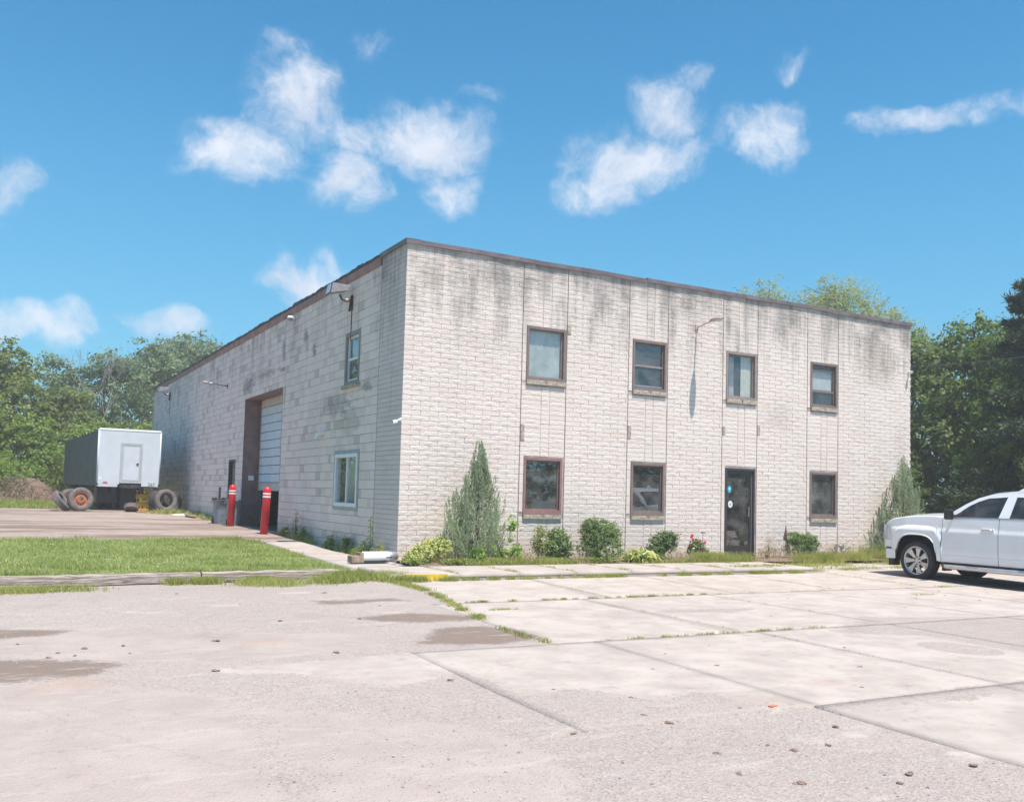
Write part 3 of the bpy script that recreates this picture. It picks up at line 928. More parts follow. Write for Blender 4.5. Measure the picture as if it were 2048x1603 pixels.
mb.box(0.27, 4.2, 0.0, W - .26, 4.3, 3.0); mb.box(0.27, 3.9, 3.0, W - .26, 4.0, 6.14)
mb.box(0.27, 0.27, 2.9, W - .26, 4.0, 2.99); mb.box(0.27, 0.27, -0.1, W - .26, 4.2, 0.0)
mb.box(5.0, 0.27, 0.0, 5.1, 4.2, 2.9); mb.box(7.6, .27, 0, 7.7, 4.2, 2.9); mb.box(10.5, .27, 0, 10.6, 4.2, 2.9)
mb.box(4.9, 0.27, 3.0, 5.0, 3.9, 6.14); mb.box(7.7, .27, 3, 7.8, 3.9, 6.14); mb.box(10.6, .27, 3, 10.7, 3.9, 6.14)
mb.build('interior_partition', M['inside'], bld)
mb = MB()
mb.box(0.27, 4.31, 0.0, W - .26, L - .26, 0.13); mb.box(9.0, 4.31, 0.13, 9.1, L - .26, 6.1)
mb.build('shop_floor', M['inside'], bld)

# course by course
def rock_unit(w, h, rs, amp, nx=5, nz=2, depth=0.022):
    """split face unit in local (u, out, z); back at out=-depth, front about 0"""
    vs, fs = [], []
    c = 0.002
    for j in range(nz + 1):
        for i in range(nx + 1):
            edge = i in (0, nx) or j in (0, nz)
            o = -0.002 if edge else rs.uniform(-amp * 0.26, amp * .26)
            vs.append((c * (i == 0) + (w) * i / nx - c * (i == nx), o + (rs.uniform(-.0012, .0012) if edge else 0), h * j / nz))
    nn = len(vs)
    for j in range(nz):
        for i in range(nx):
            a = j * (nx + 1) + i
            if (i + j) % 2: fs += [(a, a + 1, a + nx + 2), (a, a + nx + 2, a + nx + 1)]
            else: fs += [(a, a + 1, a + nx + 1), (a + 1, a + nx + 2, a + nx + 1)]
    ring = list(range(nx + 1)) + [(j + 1) * (nx + 1) - 1 for j in range(1, nz + 1)] + [nn - 1 - i for i in range(1, nx + 1)] + [j * (nx + 1) for j in range(nz - 1, 0, -1)]
    for k in ring:
        x, o, z = vs[k]; vs.append((x, -depth, z))
    n = len(ring)
    for k in range(n):
        a, b = ring[k], ring[(k + 1) % n]
        fs.append((a, nn + k, nn + (k + 1) % n, b))
    return vs, fs


def flat_unit(w, h, rs, depth=0.020, ch=0.004):
    vs = [(0, -depth, 0), (w, -depth, 0), (w, -depth, h), (0, -depth, h),
          (0, -ch, 0), (w, -ch, 0), (w, -ch, h), (0, -ch, h),
          (ch, 0, ch), (w - ch, 0, ch), (w - ch, 0, h - ch), (ch, 0, h - ch)]
    fs = [(8, 9, 10, 11)]
    for a, b in ((0, 4), (4, 8)):
        for k in range(4):
            fs.append((a + k, a + (k + 1) % 4, b + (k + 1) % 4, b + k))
    return vs, fs


def clip_units(units, ops):
    """units: (u0,u1,z0,z1); cut away openings; drop slivers"""
    out = []
    for u in units:
        parts = [u]
        for (a, b, c, d) in ops:
            nxt = []
            for (u0, u1, z0, z1) in parts:
                if u1 <= a + .002 or u0 >= b - .002 or z1 <= c + .004 or z0 >= d - .004:
                    nxt.append((u0, u1, z0, z1)); continue
                if u0 < a: nxt.append((u0, a, z0, z1))
                if u1 > b: nxt.append((b, u1, z0, z1))
                uu0, uu1 = max(u0, a), min(u1, b)
                if z0 < c: nxt.append((uu0, uu1, z0, c))
                if z1 > d: nxt.append((uu0, uu1, d, z1))
            parts = nxt
        out += [p for p in parts if p[1] - p[0] > 0.03 and p[3] - p[2] > 0.015]
    return out


J = [2.752, 5.585, 8.43, 11.305]
BW = 1.14
BL, G_ = 0.4064, 0.0055
units = []
fields = [(0.0, J[0])] + [(J[i] + BW, J[i + 1]) for i in range(3)] + [(J[3] + BW, W)]
ncourse = 64
for k in range(-1, ncourse):
    z0, z1 = k * CO + 0.0035, (k + 1) * CO - 0.0035
    z1 = min(z1, H - .002)
    for fi, (a, b) in enumerate(fields):
        off = (0.0 if k % 2 else -BL / 2)
        u = a + off
        a_, b_ = a + (0.010 if fi else 0.0), b - (0.010 if fi < 4 else 0.0)
        while u < b_:
            e = u + BL
            s0, s1 = max(u, a_), min(e, b_)
            if s1 - s0 > 0.05: units.append((s0 + G_ / 2 * (s0 > a_), s1 - G_ / 2 * (s1 < b_), z0, z1))
            u = e
    for bi, j in enumerate(J):
        zc = (z0 + z1) / 2
        ow = [o for o in ops_f if j - .1 < o[0] < j + 1]
        inwin = any(o[2] - .0 < zc < o[3] for o in ow)
        if inwin:
            if k % 2 == 0: units.append((j + .010, j + .105, z0, z1 + CO))
        else:
            units.append((j + .010, j + .505, z0, z1))
            units.append((j + .514, j + .724, z0, z1))
            units.append((j + .733, j + BW - .010, z0, z1))
strip_fix = [o for o in ops_f]
units = clip_units(units, strip_fix)


def dist_f(u): return (Vector(((u[0] + u[1]) / 2, 0, (u[2] + u[3]) / 2)) - CAM).length


std = [u for u in units if abs((u[1] - u[0]) - (BL - G_)) < 0.002 and abs((u[3] - u[2]) - (CO - .007)) < 0.002 and u[2] > 0]
std.sort(key=dist_f)
singles = set(std[:300])
rs = random.Random(11)
variants = []
for k in range(10):
    vs, fs = rock_unit(BL - G_, CO - .007, rs, 0.014)
    me = bpy.data.meshes.new('brick')
    me.from_pydata([(x, -o, z) for x, o, z in vs], [], fs)
    me.materials.append(M['brick'])
    variants.append(me)
fcells = MB()
for u in units:
    if u in singles:
        o = bpy.data.objects.new('brick', rs.choice(variants))
        o.location = (u[0], -0.003 + rs.uniform(-.0025, .0025), u[2]); o.parent = bld
        C.objects.link(o)
        continue
    w, h = u[1] - u[0], u[3] - u[2]
    if w < 0.12 or h > .12:
        vs, fs = flat_unit(w, h, rs)
    else:
        vs, fs = rock_unit(w, h, rs, 0.014, nx=max(2, int(w / 0.085)), nz=2)
    jo = rs.uniform(-.003, .003)
    fcells.add([(u[0] + x, -o - 0.003 + jo, u[2] + z) for x, o, z in vs], fs)
o = fcells.build('brickwork', M['brick'], bld, recalc=False); tag(o, kind='stuff')
# filler in the movement joints
mb = MB()
for j in J:
    for e in (j, j + BW):
        ow = [o for o in ops_f if e == j + BW and o[0] < e < o[1]]
        mb.box(e - .010, -0.0005, -0.2, e + .010, 0.006, H - .01)
mb.build('movement_joint', M['caulk'], bld, recalc=False)
# a few missing-paint stones beside the joints
for (x, z, h) in ((2.765, 2.55, .36), (3.90, 5.0, .2), (5.60, 2.75, .3), (8.44, 3.0, .2), (9.58, 3.05, .25)):
    MB().box(x, -0.012, z, x + .085, 0.0, z + h).build('bare_stone', M['sill'], bld)

# side wall: smooth return of low bricks, then 8 inch block
lu = []
for k in range(-1, ncourse):
    z0, z1 = k * CO + 0.003, min((k + 1) * CO - 0.003, H - .002)
    u = 0.014 - (0.0 if k % 2 == 0 else BL / 2)
    while u < 1.40:
        s0, s1 = max(u, 0.014), min(u + BL, 1.405)
        if s1 - s0 > .05: lu.append((s0 + .003, s1 - .003, z0, z1))
        u += BL
smalls = lu
bu = []
for k in range(0, 33):
    z0, z1 = k * 2 * CO - 0.2032 + 0.004, (k + 1) * 2 * CO - 0.2032 - 0.004
    z1 = min(z1, 6.30)
    u = 1.43 - rs.choice([0, .1, .2032])
    while u < L:
        ln = 0.4064 if rs.random() < .78 else (0.2032 if rs.random() < .7 else 0.305)
        s0, s1 = max(u, 1.43), min(u + ln, L)
        if s1 - s0 > .06: bu.append((s0 + .004, s1 - .004, z0, z1))
        u += ln
bu = clip_units(bu, [(a, b, c, d) for a, b, c, d in ops_l])


def dist_l(u): return (Vector((0, (u[0] + u[1]) / 2, (u[2] + u[3]) / 2)) - CAM).length


stdb = sorted([u for u in bu if abs(u[1] - u[0] - .3984) < .002 and abs(u[3] - u[2] - (.2032 - .008)) < .002 and u[2] > 0], key=dist_l)
sb = set(stdb[:300])
vs, fs = flat_unit(.3984, .1952, rs)
bme = bpy.data.meshes.new('concrete_block')
bme.from_pydata([(-o, x, z) for x, o, z in vs], [], [tuple(reversed(f)) for f in fs])
bme.materials.append(M['block'])
mb = MB()
for u in bu:
    if u in sb:
        o = bpy.data.objects.new('concrete_block', bme)
        o.location = (rs.uniform(-.003, .002), u[0], u[2]); o.parent = bld
        C.objects.link(o)
        continue
    vs, fs = flat_unit(u[1] - u[0], u[3] - u[2], rs); jo = rs.uniform(-.003, .002)
    mb.add([(-o + jo, u[0] + x, u[2] + z) for x, o, z in vs], [tuple(reversed(f)) for f in fs])
tag(mb.build('blockwork', M['block'], bld, recalc=False), kind='stuff')
mb = MB()
for u in smalls:
    vs, fs = flat_unit(u[1] - u[0], u[3] - u[2], rs, ch=.003); jo = rs.uniform(-.002, .002)
    mb.add([(-o + jo, u[0] + x, u[2] + z) for x, o, z in vs], [tuple(reversed(f)) for f in fs])
tag(mb.build('return_brickwork', M['return_brick'], bld, recalc=False), kind='stuff')
MB().box(0.004, 1.408, -0.1, 0.0125, 1.427, H - .01).build('movement_joint', M['caulk'], bld)

# coping lengths on the front, fascia and torn membrane on the side
x = -0.04
while x < W:
    ln = min(3.05, W + .03 - x)
    dz = rs.uniform(-.008, .010); sag = rs.uniform(-.01, .012)
    P = []
    for i in range(7):
        t = i / 6; xx = x + (ln - .012) * t; zz = H + dz + sag * math.sin(t * math.pi) + rs.uniform(-.004, .004)
        P.append([(xx, -0.030, zz - .062), (xx, -0.046 - rs.uniform(0, .008), zz - .058), (xx, -0.052, zz + .035), (xx, 0.0, zz + .052), (xx, 0.30, zz + .04)])
    MB().grid(P).build('coping', M['coping'], bld, recalc=False)
    x += ln
for y0, y1 in ((0.02, 1.43),):
    MB().grid([[(-.030, y, H - .055), (-.046, y, H - .05), (-.05, y, H + .045), (0.3, y, H + .05)] for y in (y0 - .07, .5, 1.0, y1)]).build('coping', M['coping'], bld, recalc=False)
y = 1.43
while y < L:
    e = min(y + 4.88, L + .02)
    MB().box(-0.030, y + .004, 6.285, 0.0, e - .004, 6.488).build('fascia_board', M['fascia'], bld)
    y = e
mb = MB()
y = 1.40
while y < L + .02:
    ln = rs.uniform(.25, .9); hgt = rs.choice([.03, .035, .045, .06, .075]); dz = rs.uniform(-.01, .01)
    mb.poly([(-.042 - rs.uniform(0, .02), y, H - .022 + dz), (-.042, y + ln, H - .022), (-.05, y + ln, H + hgt * rs.uniform(.5, 1)), (-.05, y + ln * .6, H + hgt + .01), (-.05, y + ln * .3, H + hgt * .8), (-.05, y, H + hgt)], (.33, 0, 0))
    y += ln * .98
mb.build('roof_membrane', M['membrane'], bld)


# ---- windows
def frame_rect(mb, x0, x1, z0, z1, w, ya, yb, wb=None):
    wb = wb or w
    mb.box(x0, ya, z0, x0 + w, yb, z1); mb.box(x1 - w, ya, z0, x1, yb, z1)
    mb.box(x0 + w, ya, z1 - w, x1 - w, yb, z1); mb.box(x0 + w, ya, z0, x1 - w, yb, z0 + wb)


def front_window(x0, x1, z0, z1, style, fm, cur):
    """z0 = bottom of frame; aggregate sill under it"""
    g_ = .004
    w = empty('window', (x0, 0, z0)); w.parent = bld
    wd, ht = x1 - x0, z1 - z0
    mb = MB(); frame_rect(mb, g_, wd - g_, 0.0, ht - g_, .06, -0.012, .16, .085 if z0 < 3 else .06)
    mb.build('frame', fm, w, bevel=.004)
    mb = MB(); frame_rect(mb, .062, wd - .062, .087 if z0 < 3 else .062, ht - .064, .028, .055, .10)
    mb.build('sash', M['grey_frame'] if style in ('fixed_pale',) else fm, w)
    zb = .115 if z0 < 3 else .09
    if style == 'hung':
        MB().box(.09, .05, ht * .47, wd - .09, .095, ht * .47 + .045).build('meeting_rail', M['grey_frame'], w)
        MB().box(.09, .05, zb, wd - .09, .075, zb + .03).build('bottom_rail', M['alu_light'], w)
    if style == 'vent':
        for k in range(2):
            MB().box(.09, .045, ht - .16 - k * .055, wd - .09, .09, ht - .14 - k * .055).build('slat', fm, w)
        MB().box(.09, .05, ht * .34, wd - .09, .095, ht * .34 + .05).build('meeting_rail', fm, w)
    MB().box(.0905, .070, zb, wd - .0905, .075, ht - .092).build('pane', M['glass'] if z0 > 3 else M['glass_low'], w)
    if cur:
        mb = MB()
        cx0, cx1, c0, c1 = cur[1] * wd, cur[2] * wd, cur[3] * ht, cur[4] * ht
        P = []
        for i in range(41):
            t = i / 40; P.append([(cx0 + (cx1 - cx0) * t, .125 + .004 * math.sin(t * 38) * (cur[5] if len(cur) > 5 else 1), zz) for zz in (c0, c1)])
        mb.grid(P).build('curtain' if len(cur) <= 5 or cur[5] else 'roller_blind', M[cur[0]], w, recalc=False, smooth=True)
    # sill stone
    mb = MB(); s0 = -.10
    mbx = [(-.0 + g_, wd * .5 - .003), (wd * .5 + .003, wd - g_)] if rs.random() < .5 else [(g_, wd - g_)]
    for a, b in mbx:
        vs, fs = rock_unit(b - a, .096, rs, .022, nx=8, nz=2, depth=.2)
        mb.add([(a + x, -o - .052, s0 + z) for x, o, z in vs], fs)
    mb.build('sill', M['sill'], w)
    return w


ZU = 3.90
front_window(2.86, 3.87, ZU, 5.08, 'fixed_pale', M['brown_frame'], ('curtain_blue', .05, .95, .04, .96))
front_window(5.70, 6.69, ZU, 5.08, 'hung', M['brown_frame'], ('curtain_dark', .05, .95, .5, .97, 0))
front_window(8.54, 9.54, ZU, 5.08, 'fixed_pale', M['grey_frame'], ('curtain_white', .58, .97, .04, .96))
front_window(11.42, 12.41, ZU, 5.08, 'vent', M['brown_frame'], ('curtain_grey', .07, .93, .40, .86, 0))
front_window(2.86, 3.85, .98, 2.21, 'fixed', M['red_frame'], None)
front_window(5.71, 6.69, .99, 2.21, 'fixed', M['brown_frame'], None)
front_window(11.42, 12.41, .99, 2.20, 'fixed', M['brown_frame'], ('curtain_dark', .05, .95, .04, .96, 0))
mb = MB()
mb.box(8.9, .3, 3.95, 9.05, .34, 5.0)
mb.build('interior_panel', M['curtain_blue'], bld)

# ---- entrance door
d = empty('entrance_door', (8.55, 0, 0)); d.parent = bld
mb = MB(); frame_rect(mb, .004, .976, .02, 2.186, .055, -0.008, .15, .10)
mb.build('frame', M['alu'], d, bevel=.004)
mb = MB(); frame_rect(mb, .062, .90, .125, 2.128, .06, .05, .09, .16)
mb.build('leaf', M['alu'], d)
MB().box(.902, .04, .12, .918, .07, 2.128).build('edge_strip', M['alu_light'], d)
MB().box(.122, .066, .285, .84, .072, 2.068).build('pane', M['glass_low'], d)
MB().tube([(.80, .02, 1.0), (.80, .02, 1.25)], .012).build('handle', M['galv'], d)
MB().box(-.02, -.10, -.02, 1.0, .16, .018).build('threshold', M['concrete'], d)
# blue shield and round white notice stuck to the glass
sh = [(-.055, .075), (-.06, .0), (-.045, -.05), (0, -.09), (.045, -.05), (.06, 0), (.055, .075), (0, .09)]
st = MB().poly([(.20 + a, .0635, 1.66 + b) for a, b in sh], (0, .002, 0)).build('shield_sticker', M['blue_badge'], d)
st['label'] = 'cyan shield shaped sticker with a white mark'
MB().poly([(.20 + a * .35, .0620, 1.68 + b * .35) for a, b in sh], (0, .001, 0)).build('shield_mark', M['white_plastic'], d)
MB().poly([(.235 + .072 * math.cos(t), .0635, 1.30 + .085 * math.sin(t)) for t in [k * math.pi / 12 for k in range(24)]], (0, .002, 0)).build('round_sticker', M['white_plastic'], d)['label'] = 'round white notice sticker'
mb = MB()
for k in range(4): mb.box(.235 - .04, .0620, 1.265 + k * .018, .235 + .04, .0630, 1.273 + k * .018)
mb.build('sticker_lines', M['galv'], d)

# ---- side wall windows
w = empty('window', (0, 2.64, 3.92)); w.parent = bld


def sbox(mb, u0, u1, z0, z1, d0, d1): mb.box(d0, u0, z0, d1, u1, z1)


def sframe(mb, u0, u1, z0, z1, t, d0, d1):
    sbox(mb, u0, u0 + t, z0, z1, d0, d1); sbox(mb, u1 - t, u1, z0, z1, d0, d1)
    sbox(mb, u0 + t, u1 - t, z1 - t, z1, d0, d1); sbox(mb, u0 + t, u1 - t, z0, z0 + t, d0, d1)


mb = MB(); sframe(mb, .004, 1.026, -.085, 1.156, .09, -.012, .16); mb.build('frame', M['grey_frame'], w, bevel=.004)
mb = MB(); sframe(mb, .095, .935, .006, 1.064, .05, .04, .09); sbox(mb, .145, .885, .50, .55, .035, .085); mb.build('sash', M['white_frame'], w)
MB().box(.060, .146, .057, .065, .884, 1.013).build('pane', M['glass'], w)
MB().box(.13, .15, .52, .14, .88, 1.0).build('roller_blind', M['curtain_blue'], w)
MB().box(-.055, -.10, -.165, .05, 1.12, -.09).build('sill', M['sill'], w)
w = empty('window', (0, 2.42, .93)); w.parent = bld
mb = MB(); sframe(mb, .004, 1.736, .004, 1.376, .075, -.018, .12); mb.build('trim', M['grey_trim'], w)
mb = MB(); sframe(mb, .08, 1.66, .08, 1.30, .085, -.026, .10); sbox(mb, .80, .86, .166, 1.214, -.01, .06); mb.build('frame', M['white_frame'], w, bevel=.004)
MB().box(.030, .166, .166, .036, .80, 1.214).build('pane', M['glass'], w)
MB().box(.042, .861, .166, .048, 1.574, 1.214).build('pane', M['glass'], w)
MB().box(.10, .17, .56, .11, .80, 1.21).build('roller_blind', M['curtain_white'], w)
P = [[(.20 + .02 * math.sin(i * 1.1), .86 + i * .02, z) for z in (.2, 1.2)] for i in range(16)]
MB().grid(P).build('curtain', M['curtain_white'], w, recalc=False, smooth=True)

# ---- overhead door
gd = empty('overhead_door', (0, 9.10, 0.13)); gd.parent = bld
gw = 4.67
MB().box(-.006, gw - .012, .0, .4995, gw - .002, 4.17).box(.50, gw - .16, .0, .56, gw - .002, 4.17).build('jamb', M['jamb'], gd)
MB().box(-.006, .002, .0, .4995, .012, 4.17).box(.50, .002, 0, .56, .16, 4.17).build('jamb', M['jamb'], gd)
MB().box(-.006, .013, 4.155, .50, gw - .013, 4.17).build('lintel', M['jamb'], gd)
zt = 4.15
k = 0
while zt > 1.35:
    h = .272
    o = MB().box(.505, .17, zt - h + .020, .545, gw - .17, zt).build('door_panel', M['panel_dirty'] if (zt < 1.7 or k == 0) else M['panel_white'], gd, bevel=.003)
    if zt < 1.7: o['label'] = 'dirty bottom door panel'
    zt -= h; k += 1
mb = MB()
for s_ in (.165, gw - .205): mb.box(.56, s_, .1, .60, s_ + .04, 4.2)
mb.build('track', M['galv'], gd)
MB().box(.20, gw - .022, 1.50, .38, gw - .0125, 1.66).build('sign', M['white_plastic'], gd)['label'] = 'small white notice plate on the jamb'
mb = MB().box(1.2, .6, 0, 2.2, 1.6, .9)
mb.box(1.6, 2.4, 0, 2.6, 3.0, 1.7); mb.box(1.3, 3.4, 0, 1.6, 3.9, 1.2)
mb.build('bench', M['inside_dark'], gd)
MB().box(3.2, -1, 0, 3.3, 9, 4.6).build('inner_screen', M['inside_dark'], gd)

sdoor = empty('side_door', (0, 14.82, 0.14)); sdoor.parent = bld
mb = MB(); sframe(mb, .004, 1.046, -.02, 2.196, .06, -.004, .22); mb.build('frame', M['dark_metal'], sdoor)
MB().box(.12, .066, .045, .16, .984, 2.13).build('leaf', M['door_green'], sdoor)
MB().tube([(.12, .18, .95), (.05, .18, .95)], .02).build('handle', M['galv'], sdoor)

# rusty slot, bricked patches, pipe vent on the side wall
MB().box(-.022, 17.0, .86, .004, 17.25, 1.38).build('meter_slot', M['dark_metal'], bld)['label'] = 'narrow rusty opening'
MB().box(-.03, 9.0, 4.78, .0, 9.36, 4.86).build('ledge', M['sill'], bld)
mb = MB().tube([(0.003, 5.06, 2.80), (-.08, 5.08, 2.79), (-.12, 5.22, 2.75), (-.125, 5.34, 2.68)], [.05, .055, .058, .060], 12)
tag(mb.build('vent_pipe', M['vent_white'], None), 'white elbow vent pipe poking from the block wall above the white framed window', 'pipe')


# ------------------------------------------------------------------ fittings on the walls
def floodlight(loc, label, tilt=0.0):
    f = empty('floodlight', loc, 0, label, 'floodlight', 'floodlights high on the side wall')
    mb = MB().box(-.012, -.08, -.22, .0, .10, .14); mb.build('wall_plate', M['dark_metal'], f)
    MB().tube([(-.02, -.02, .10), (-.04, -.02, -.05), (-.07, -.01, -.26)], [.03, .035, .02]).build('bracket', M['dark_metal'], f)
    MB().tube([(-.03, -.02, 0), (-.14, -.02, -.03), (-.26, -.02, .0)], .022).build('arm', M['rust'], f)
    MB().tube([(-.12, -.02, .01), (-.19, -.02, .02)], .028).build('coupling', M['white_plastic'], f)
    MB().tube([(-.26, -.02, .0), (-.32, -.02, .12)], .024).build('yoke', M['dark_metal'], f)
    # tapered head, glass facing away from the wall and down
    a = Vector((-.56, 0, .22)); b = Vector((-.12, 0, .27))
    vs = []
    for c, hw, hh in ((a, .16, .125), (b, .12, .065)):
        for sy, sz in ((-1, -1), (1, -1), (1, 1), (-1, 1)): vs.append((c.x + sz * .03, c.y + sy * hw, c.z + sz * hh))
    MB().add(vs, [(0, 1, 2, 3), (7, 6, 5, 4), (0, 4, 5, 1), (1, 5, 6, 2), (2, 6, 7, 3), (3, 7, 4, 0)]).build('head', M['lamp_body'], f, bevel=.01)
    n = Vector((-.985, 0, -.17))
    c = a + n * .008
    MB().obox(c, (0, .165, 0), (.023, 0, .130), n * .010).build('lens_rim', M['black'], f)
    MB().obox(c + n * .012, (0, .140, 0), (.019, 0, .106), n * .004).build('lens', M['head_lens'], f)
    MB().tube([(-.03, -.05, .06), (-.05, -.16, .0), (-.06, -.20, -.14), (-.05, -.12, -.24), (-.03, -.06, -.28), (-.02, -.04, -.20)], .008, 6).build('cable', M['wire'], f)
    MB().tube([(-.012, -.02, -.22), (-.012, -.02, -.95)], .012, 6).build('conduit', M['rust'], f)
    return f


floodlight((0, 3.32, 5.82), 'large grey floodlight on a rusty bracket above the upper side window')
floodlight((0, 29.4, 5.72), 'far grey floodlight on its bracket near the rear end of the side wall')

# cobra lamp on the front
f = empty('street_lamp', (7.58, 0, 5.56), 0, 'tan cobra head lamp on a short arm between the middle upper windows', 'lamp')
MB().box(-.05, -.03, -.07, .05, -.004, .05).build('wall_plate', M['lamp_tan'], f)
MB().tube([(0, -.02, -.02), (0, -.30, .035), (0, -.52, .06)], .017).build('arm', M['lamp_tan'], f)
prof = []
for i in range(11):
    t = i / 10
    y = -.48 - .46 * t
    hw = [.028, .045, .07, .085, .092, .095, .095, .09, .08, .06, .02][i]
    ht = [.025, .04, .055, .06, .06, .06, .055, .05, .045, .035, .012][i]
    zc = .07 + .01 * math.sin(t * 3)
    prof.append([(hw * math.cos(a), y, zc + (ht if math.sin(a) > 0 else ht * .6) * math.sin(a)) for a in [2 * math.pi * k / 12 for k in range(13)]])
MB().grid(prof).build('head', M['lamp_tan'], f, smooth=True)
MB().lathe([(.0, -.035), (.05, -.03), (.07, -.005), (.072, .02)], 16, (0, -.76, .055)).build('diffuser', M['head_lens'], f, smooth=True)

# thin lamp arm on the side wall, seen near the far end
f = empty('wall_lamp', (0, 16.6, 5.0), 0, 'thin wall lamp on a straight arm left of the overhead door', 'lamp')
MB().box(-.02, -.05, -.07, -.002, .05, .07).build('wall_plate', M['dark_metal'], f)
MB().tube([(-.02, 0, 0), (-.55, 0, .05)], .018).build('arm', M['dark_metal'], f)
MB().lathe([(.03, 0), (.05, .03), (.05, .1), (.02, .14)], 10, (-.66, 0, .05), 'x').build('socket', M['galv'], f)
MB().tube([(-.64, 0, .055), (-.78, 0, .07), (-.92, 0, .09)], [.03, .05, .015]).build('head', M['lamp_body'], f, smooth=True)


def dome_cam(loc, label, n=(-1, 0)):
    f = empty('dome_camera', loc, 0, label, 'camera', 'small white cameras on the building')
    ax = Vector((n[0], n[1], 0))
    MB().tube([(0, 0, 0), tuple(ax * .10)], .022).build('arm', M['white_plastic'], f)
    c = ax * .13
    MB().lathe([(.0, .06), (.07, .055), (.085, .02), (.085, -.02), (.08, -.02)], 16, (c.x, c.y, 0)).build('housing', M['white_plastic'], f, smooth=True)
    MB().lathe([(.075, -.02), (.068, -.05), (.04, -.078), (.0, -.088)], 16, (c.x, c.y, 0)).build('dome', M['lamp_body'], f, smooth=True)
    return f


def bullet_cam(loc, label, d):
    f = empty('bullet_camera', loc, 0, label, 'camera', 'small white cameras on the building')
    d = Vector(d).normalized(); s = Vector((-d.y, d.x, 0)); u = Vector((0, 0, 1))
    MB().tube([tuple(Vector((0, 0, 0))), tuple(d * .06 + Vector((0, 0, .0)))], [.04, .015]).build('mount', M['white_plastic'], f)
    MB().tube([tuple(d * .05), tuple(d * .10 - u * .01)], .014).build('joint', M['white_plastic'], f)
    MB().obox(d * .14 - u * .02, d * .055, s * .032, u * .035).build('housing', M['white_plastic'], f, bevel=.015)
    MB().tube([tuple(d * .19 - u * .02), tuple(d * .20 - u * .02)], .02).build('lens', M['black'], f)
    return f


dome_cam((-.03, 8.07, 6.13), 'white dome camera under the rusty fascia right of the overhead door')
dome_cam((-.01, L + .03, 5.2), 'white dome camera at the rear corner of the side wall', (-.6, .5))
bullet_cam((-.004, .03, 2.84), 'white bullet camera at the near corner of the brick front', (-1, -.15, -.25))
bullet_cam((15.24, -.02, 5.14), 'white bullet camera near the right hand end of the front', (-.55, -1, -.1))


# ------------------------------------------------------------------ bollards and bins
def bollard(loc, lean, label):
    b = empty('bollard', loc, 0, label, 'bollard', 'red bollards guarding the overhead door')
    b.rotation_euler = lean
    MB().lathe([(.0, 0), (.108, 0), (.108, 1.17), (.102, 1.22), (.085, 1.265), (.055, 1.295), (.0, 1.305)], 24).build('post', M['red_paint'], b, smooth=True)
    for z in (1.01, 1.09):
        MB().lathe([(.1105, z), (.1115, z + .003), (.1115, z + .042), (.1105, z + .045)], 24).build('band', M['white_tape'], b)
    MB().lathe([(0.0, 1.318), (.02, 1.312), (.024, 1.29)], 10).build('cap_bolt', M['galv'], b)
    return b


bollard((-.64, 8.08, gz(8.08) - .01), (0, .035, 0), 'red bollard with two white bands in front of the open overhead door')
bollard((-.64, 12.23, gz(12.2) - .01), (0, 0.012, 0), 'red bollard with two white bands beside the grey bin')


def bin_(loc, rz, label, bag=True):
    b = empty('trash_bin', loc, rz, label, 'bin', 'wheeled grey bins at the side wall')
    P = []
    for z, hw in ((0.0, .23), (.04, .24), (.45, .27), (.78, .305), (.80, .33), (.86, .335)):
        ring = []
        for k in range(25):
            t = 2 * math.pi * k / 24
            c, s = math.cos(t), math.sin(t)
            q = (abs(c) ** 3 + abs(s) ** 3) ** (-1 / 3)
            ring.append((c * q * hw, s * q * hw, z))
        P.append(ring)
    MB().grid(P).build('body', M['bin'], b, smooth=True)
    mb = MB()
    for k in range(24):
        t0, t1 = 2 * math.pi * k / 24, 2 * math.pi * (k + 1) / 24
        pts = []
        for t, r in ((t0, .345), (t1, .345), (t1, .30), (t0, .30)):
            c, s = math.cos(t), math.sin(t); q = (abs(c) ** 3 + abs(s) ** 3) ** (-1 / 3)
            pts.append((c * q * r, s * q * r, .845))
        mb.poly(pts, (0, 0, .035))
    mb.build('rim', M['bin'], b)
    b.scale = (.86, .86, .93)
    for s in (-1, 1):
        MB().lathe([(0, -.03), (.09, -.03), (.09, .03), (0, .03)], 14, (s * .24, .22, .09), 'x').build('wheel', M['black'], b)
        MB().box(s * .34, -.08, .74, s * .38, .08, .79).build('handle', M['bin'], b)
    if bag:
        r0 = random.Random(4)
        P = []
        for z, hw in ((.84, .345), (.885, .35), (.90, .29), (.70, .26), (.60, .0)):
            P.append([((math.cos(t) * (abs(math.cos(t)) ** 3 + abs(math.sin(t)) ** 3) ** (-1 / 3)) * hw, (math.sin(t) * (abs(math.cos(t)) ** 3 + abs(math.sin(t)) ** 3) ** (-1 / 3)) * hw,
                       z + (r0.uniform(-.02, .03) if hw else 0)) for t in [2 * math.pi * k / 24 for k in range(25)]])
        MB().grid(P).build('liner', M['bag'], b)
    return b


bin_((-.58, 13.95, gz(13) + .005), R_(8), 'grey wheeled bin with a black liner beside the far red bollard')
bin_((-.36, 13.0, gz(12.3) + .005), R_(-5), 'dark grey bin mostly hidden behind the far red bollard', False)


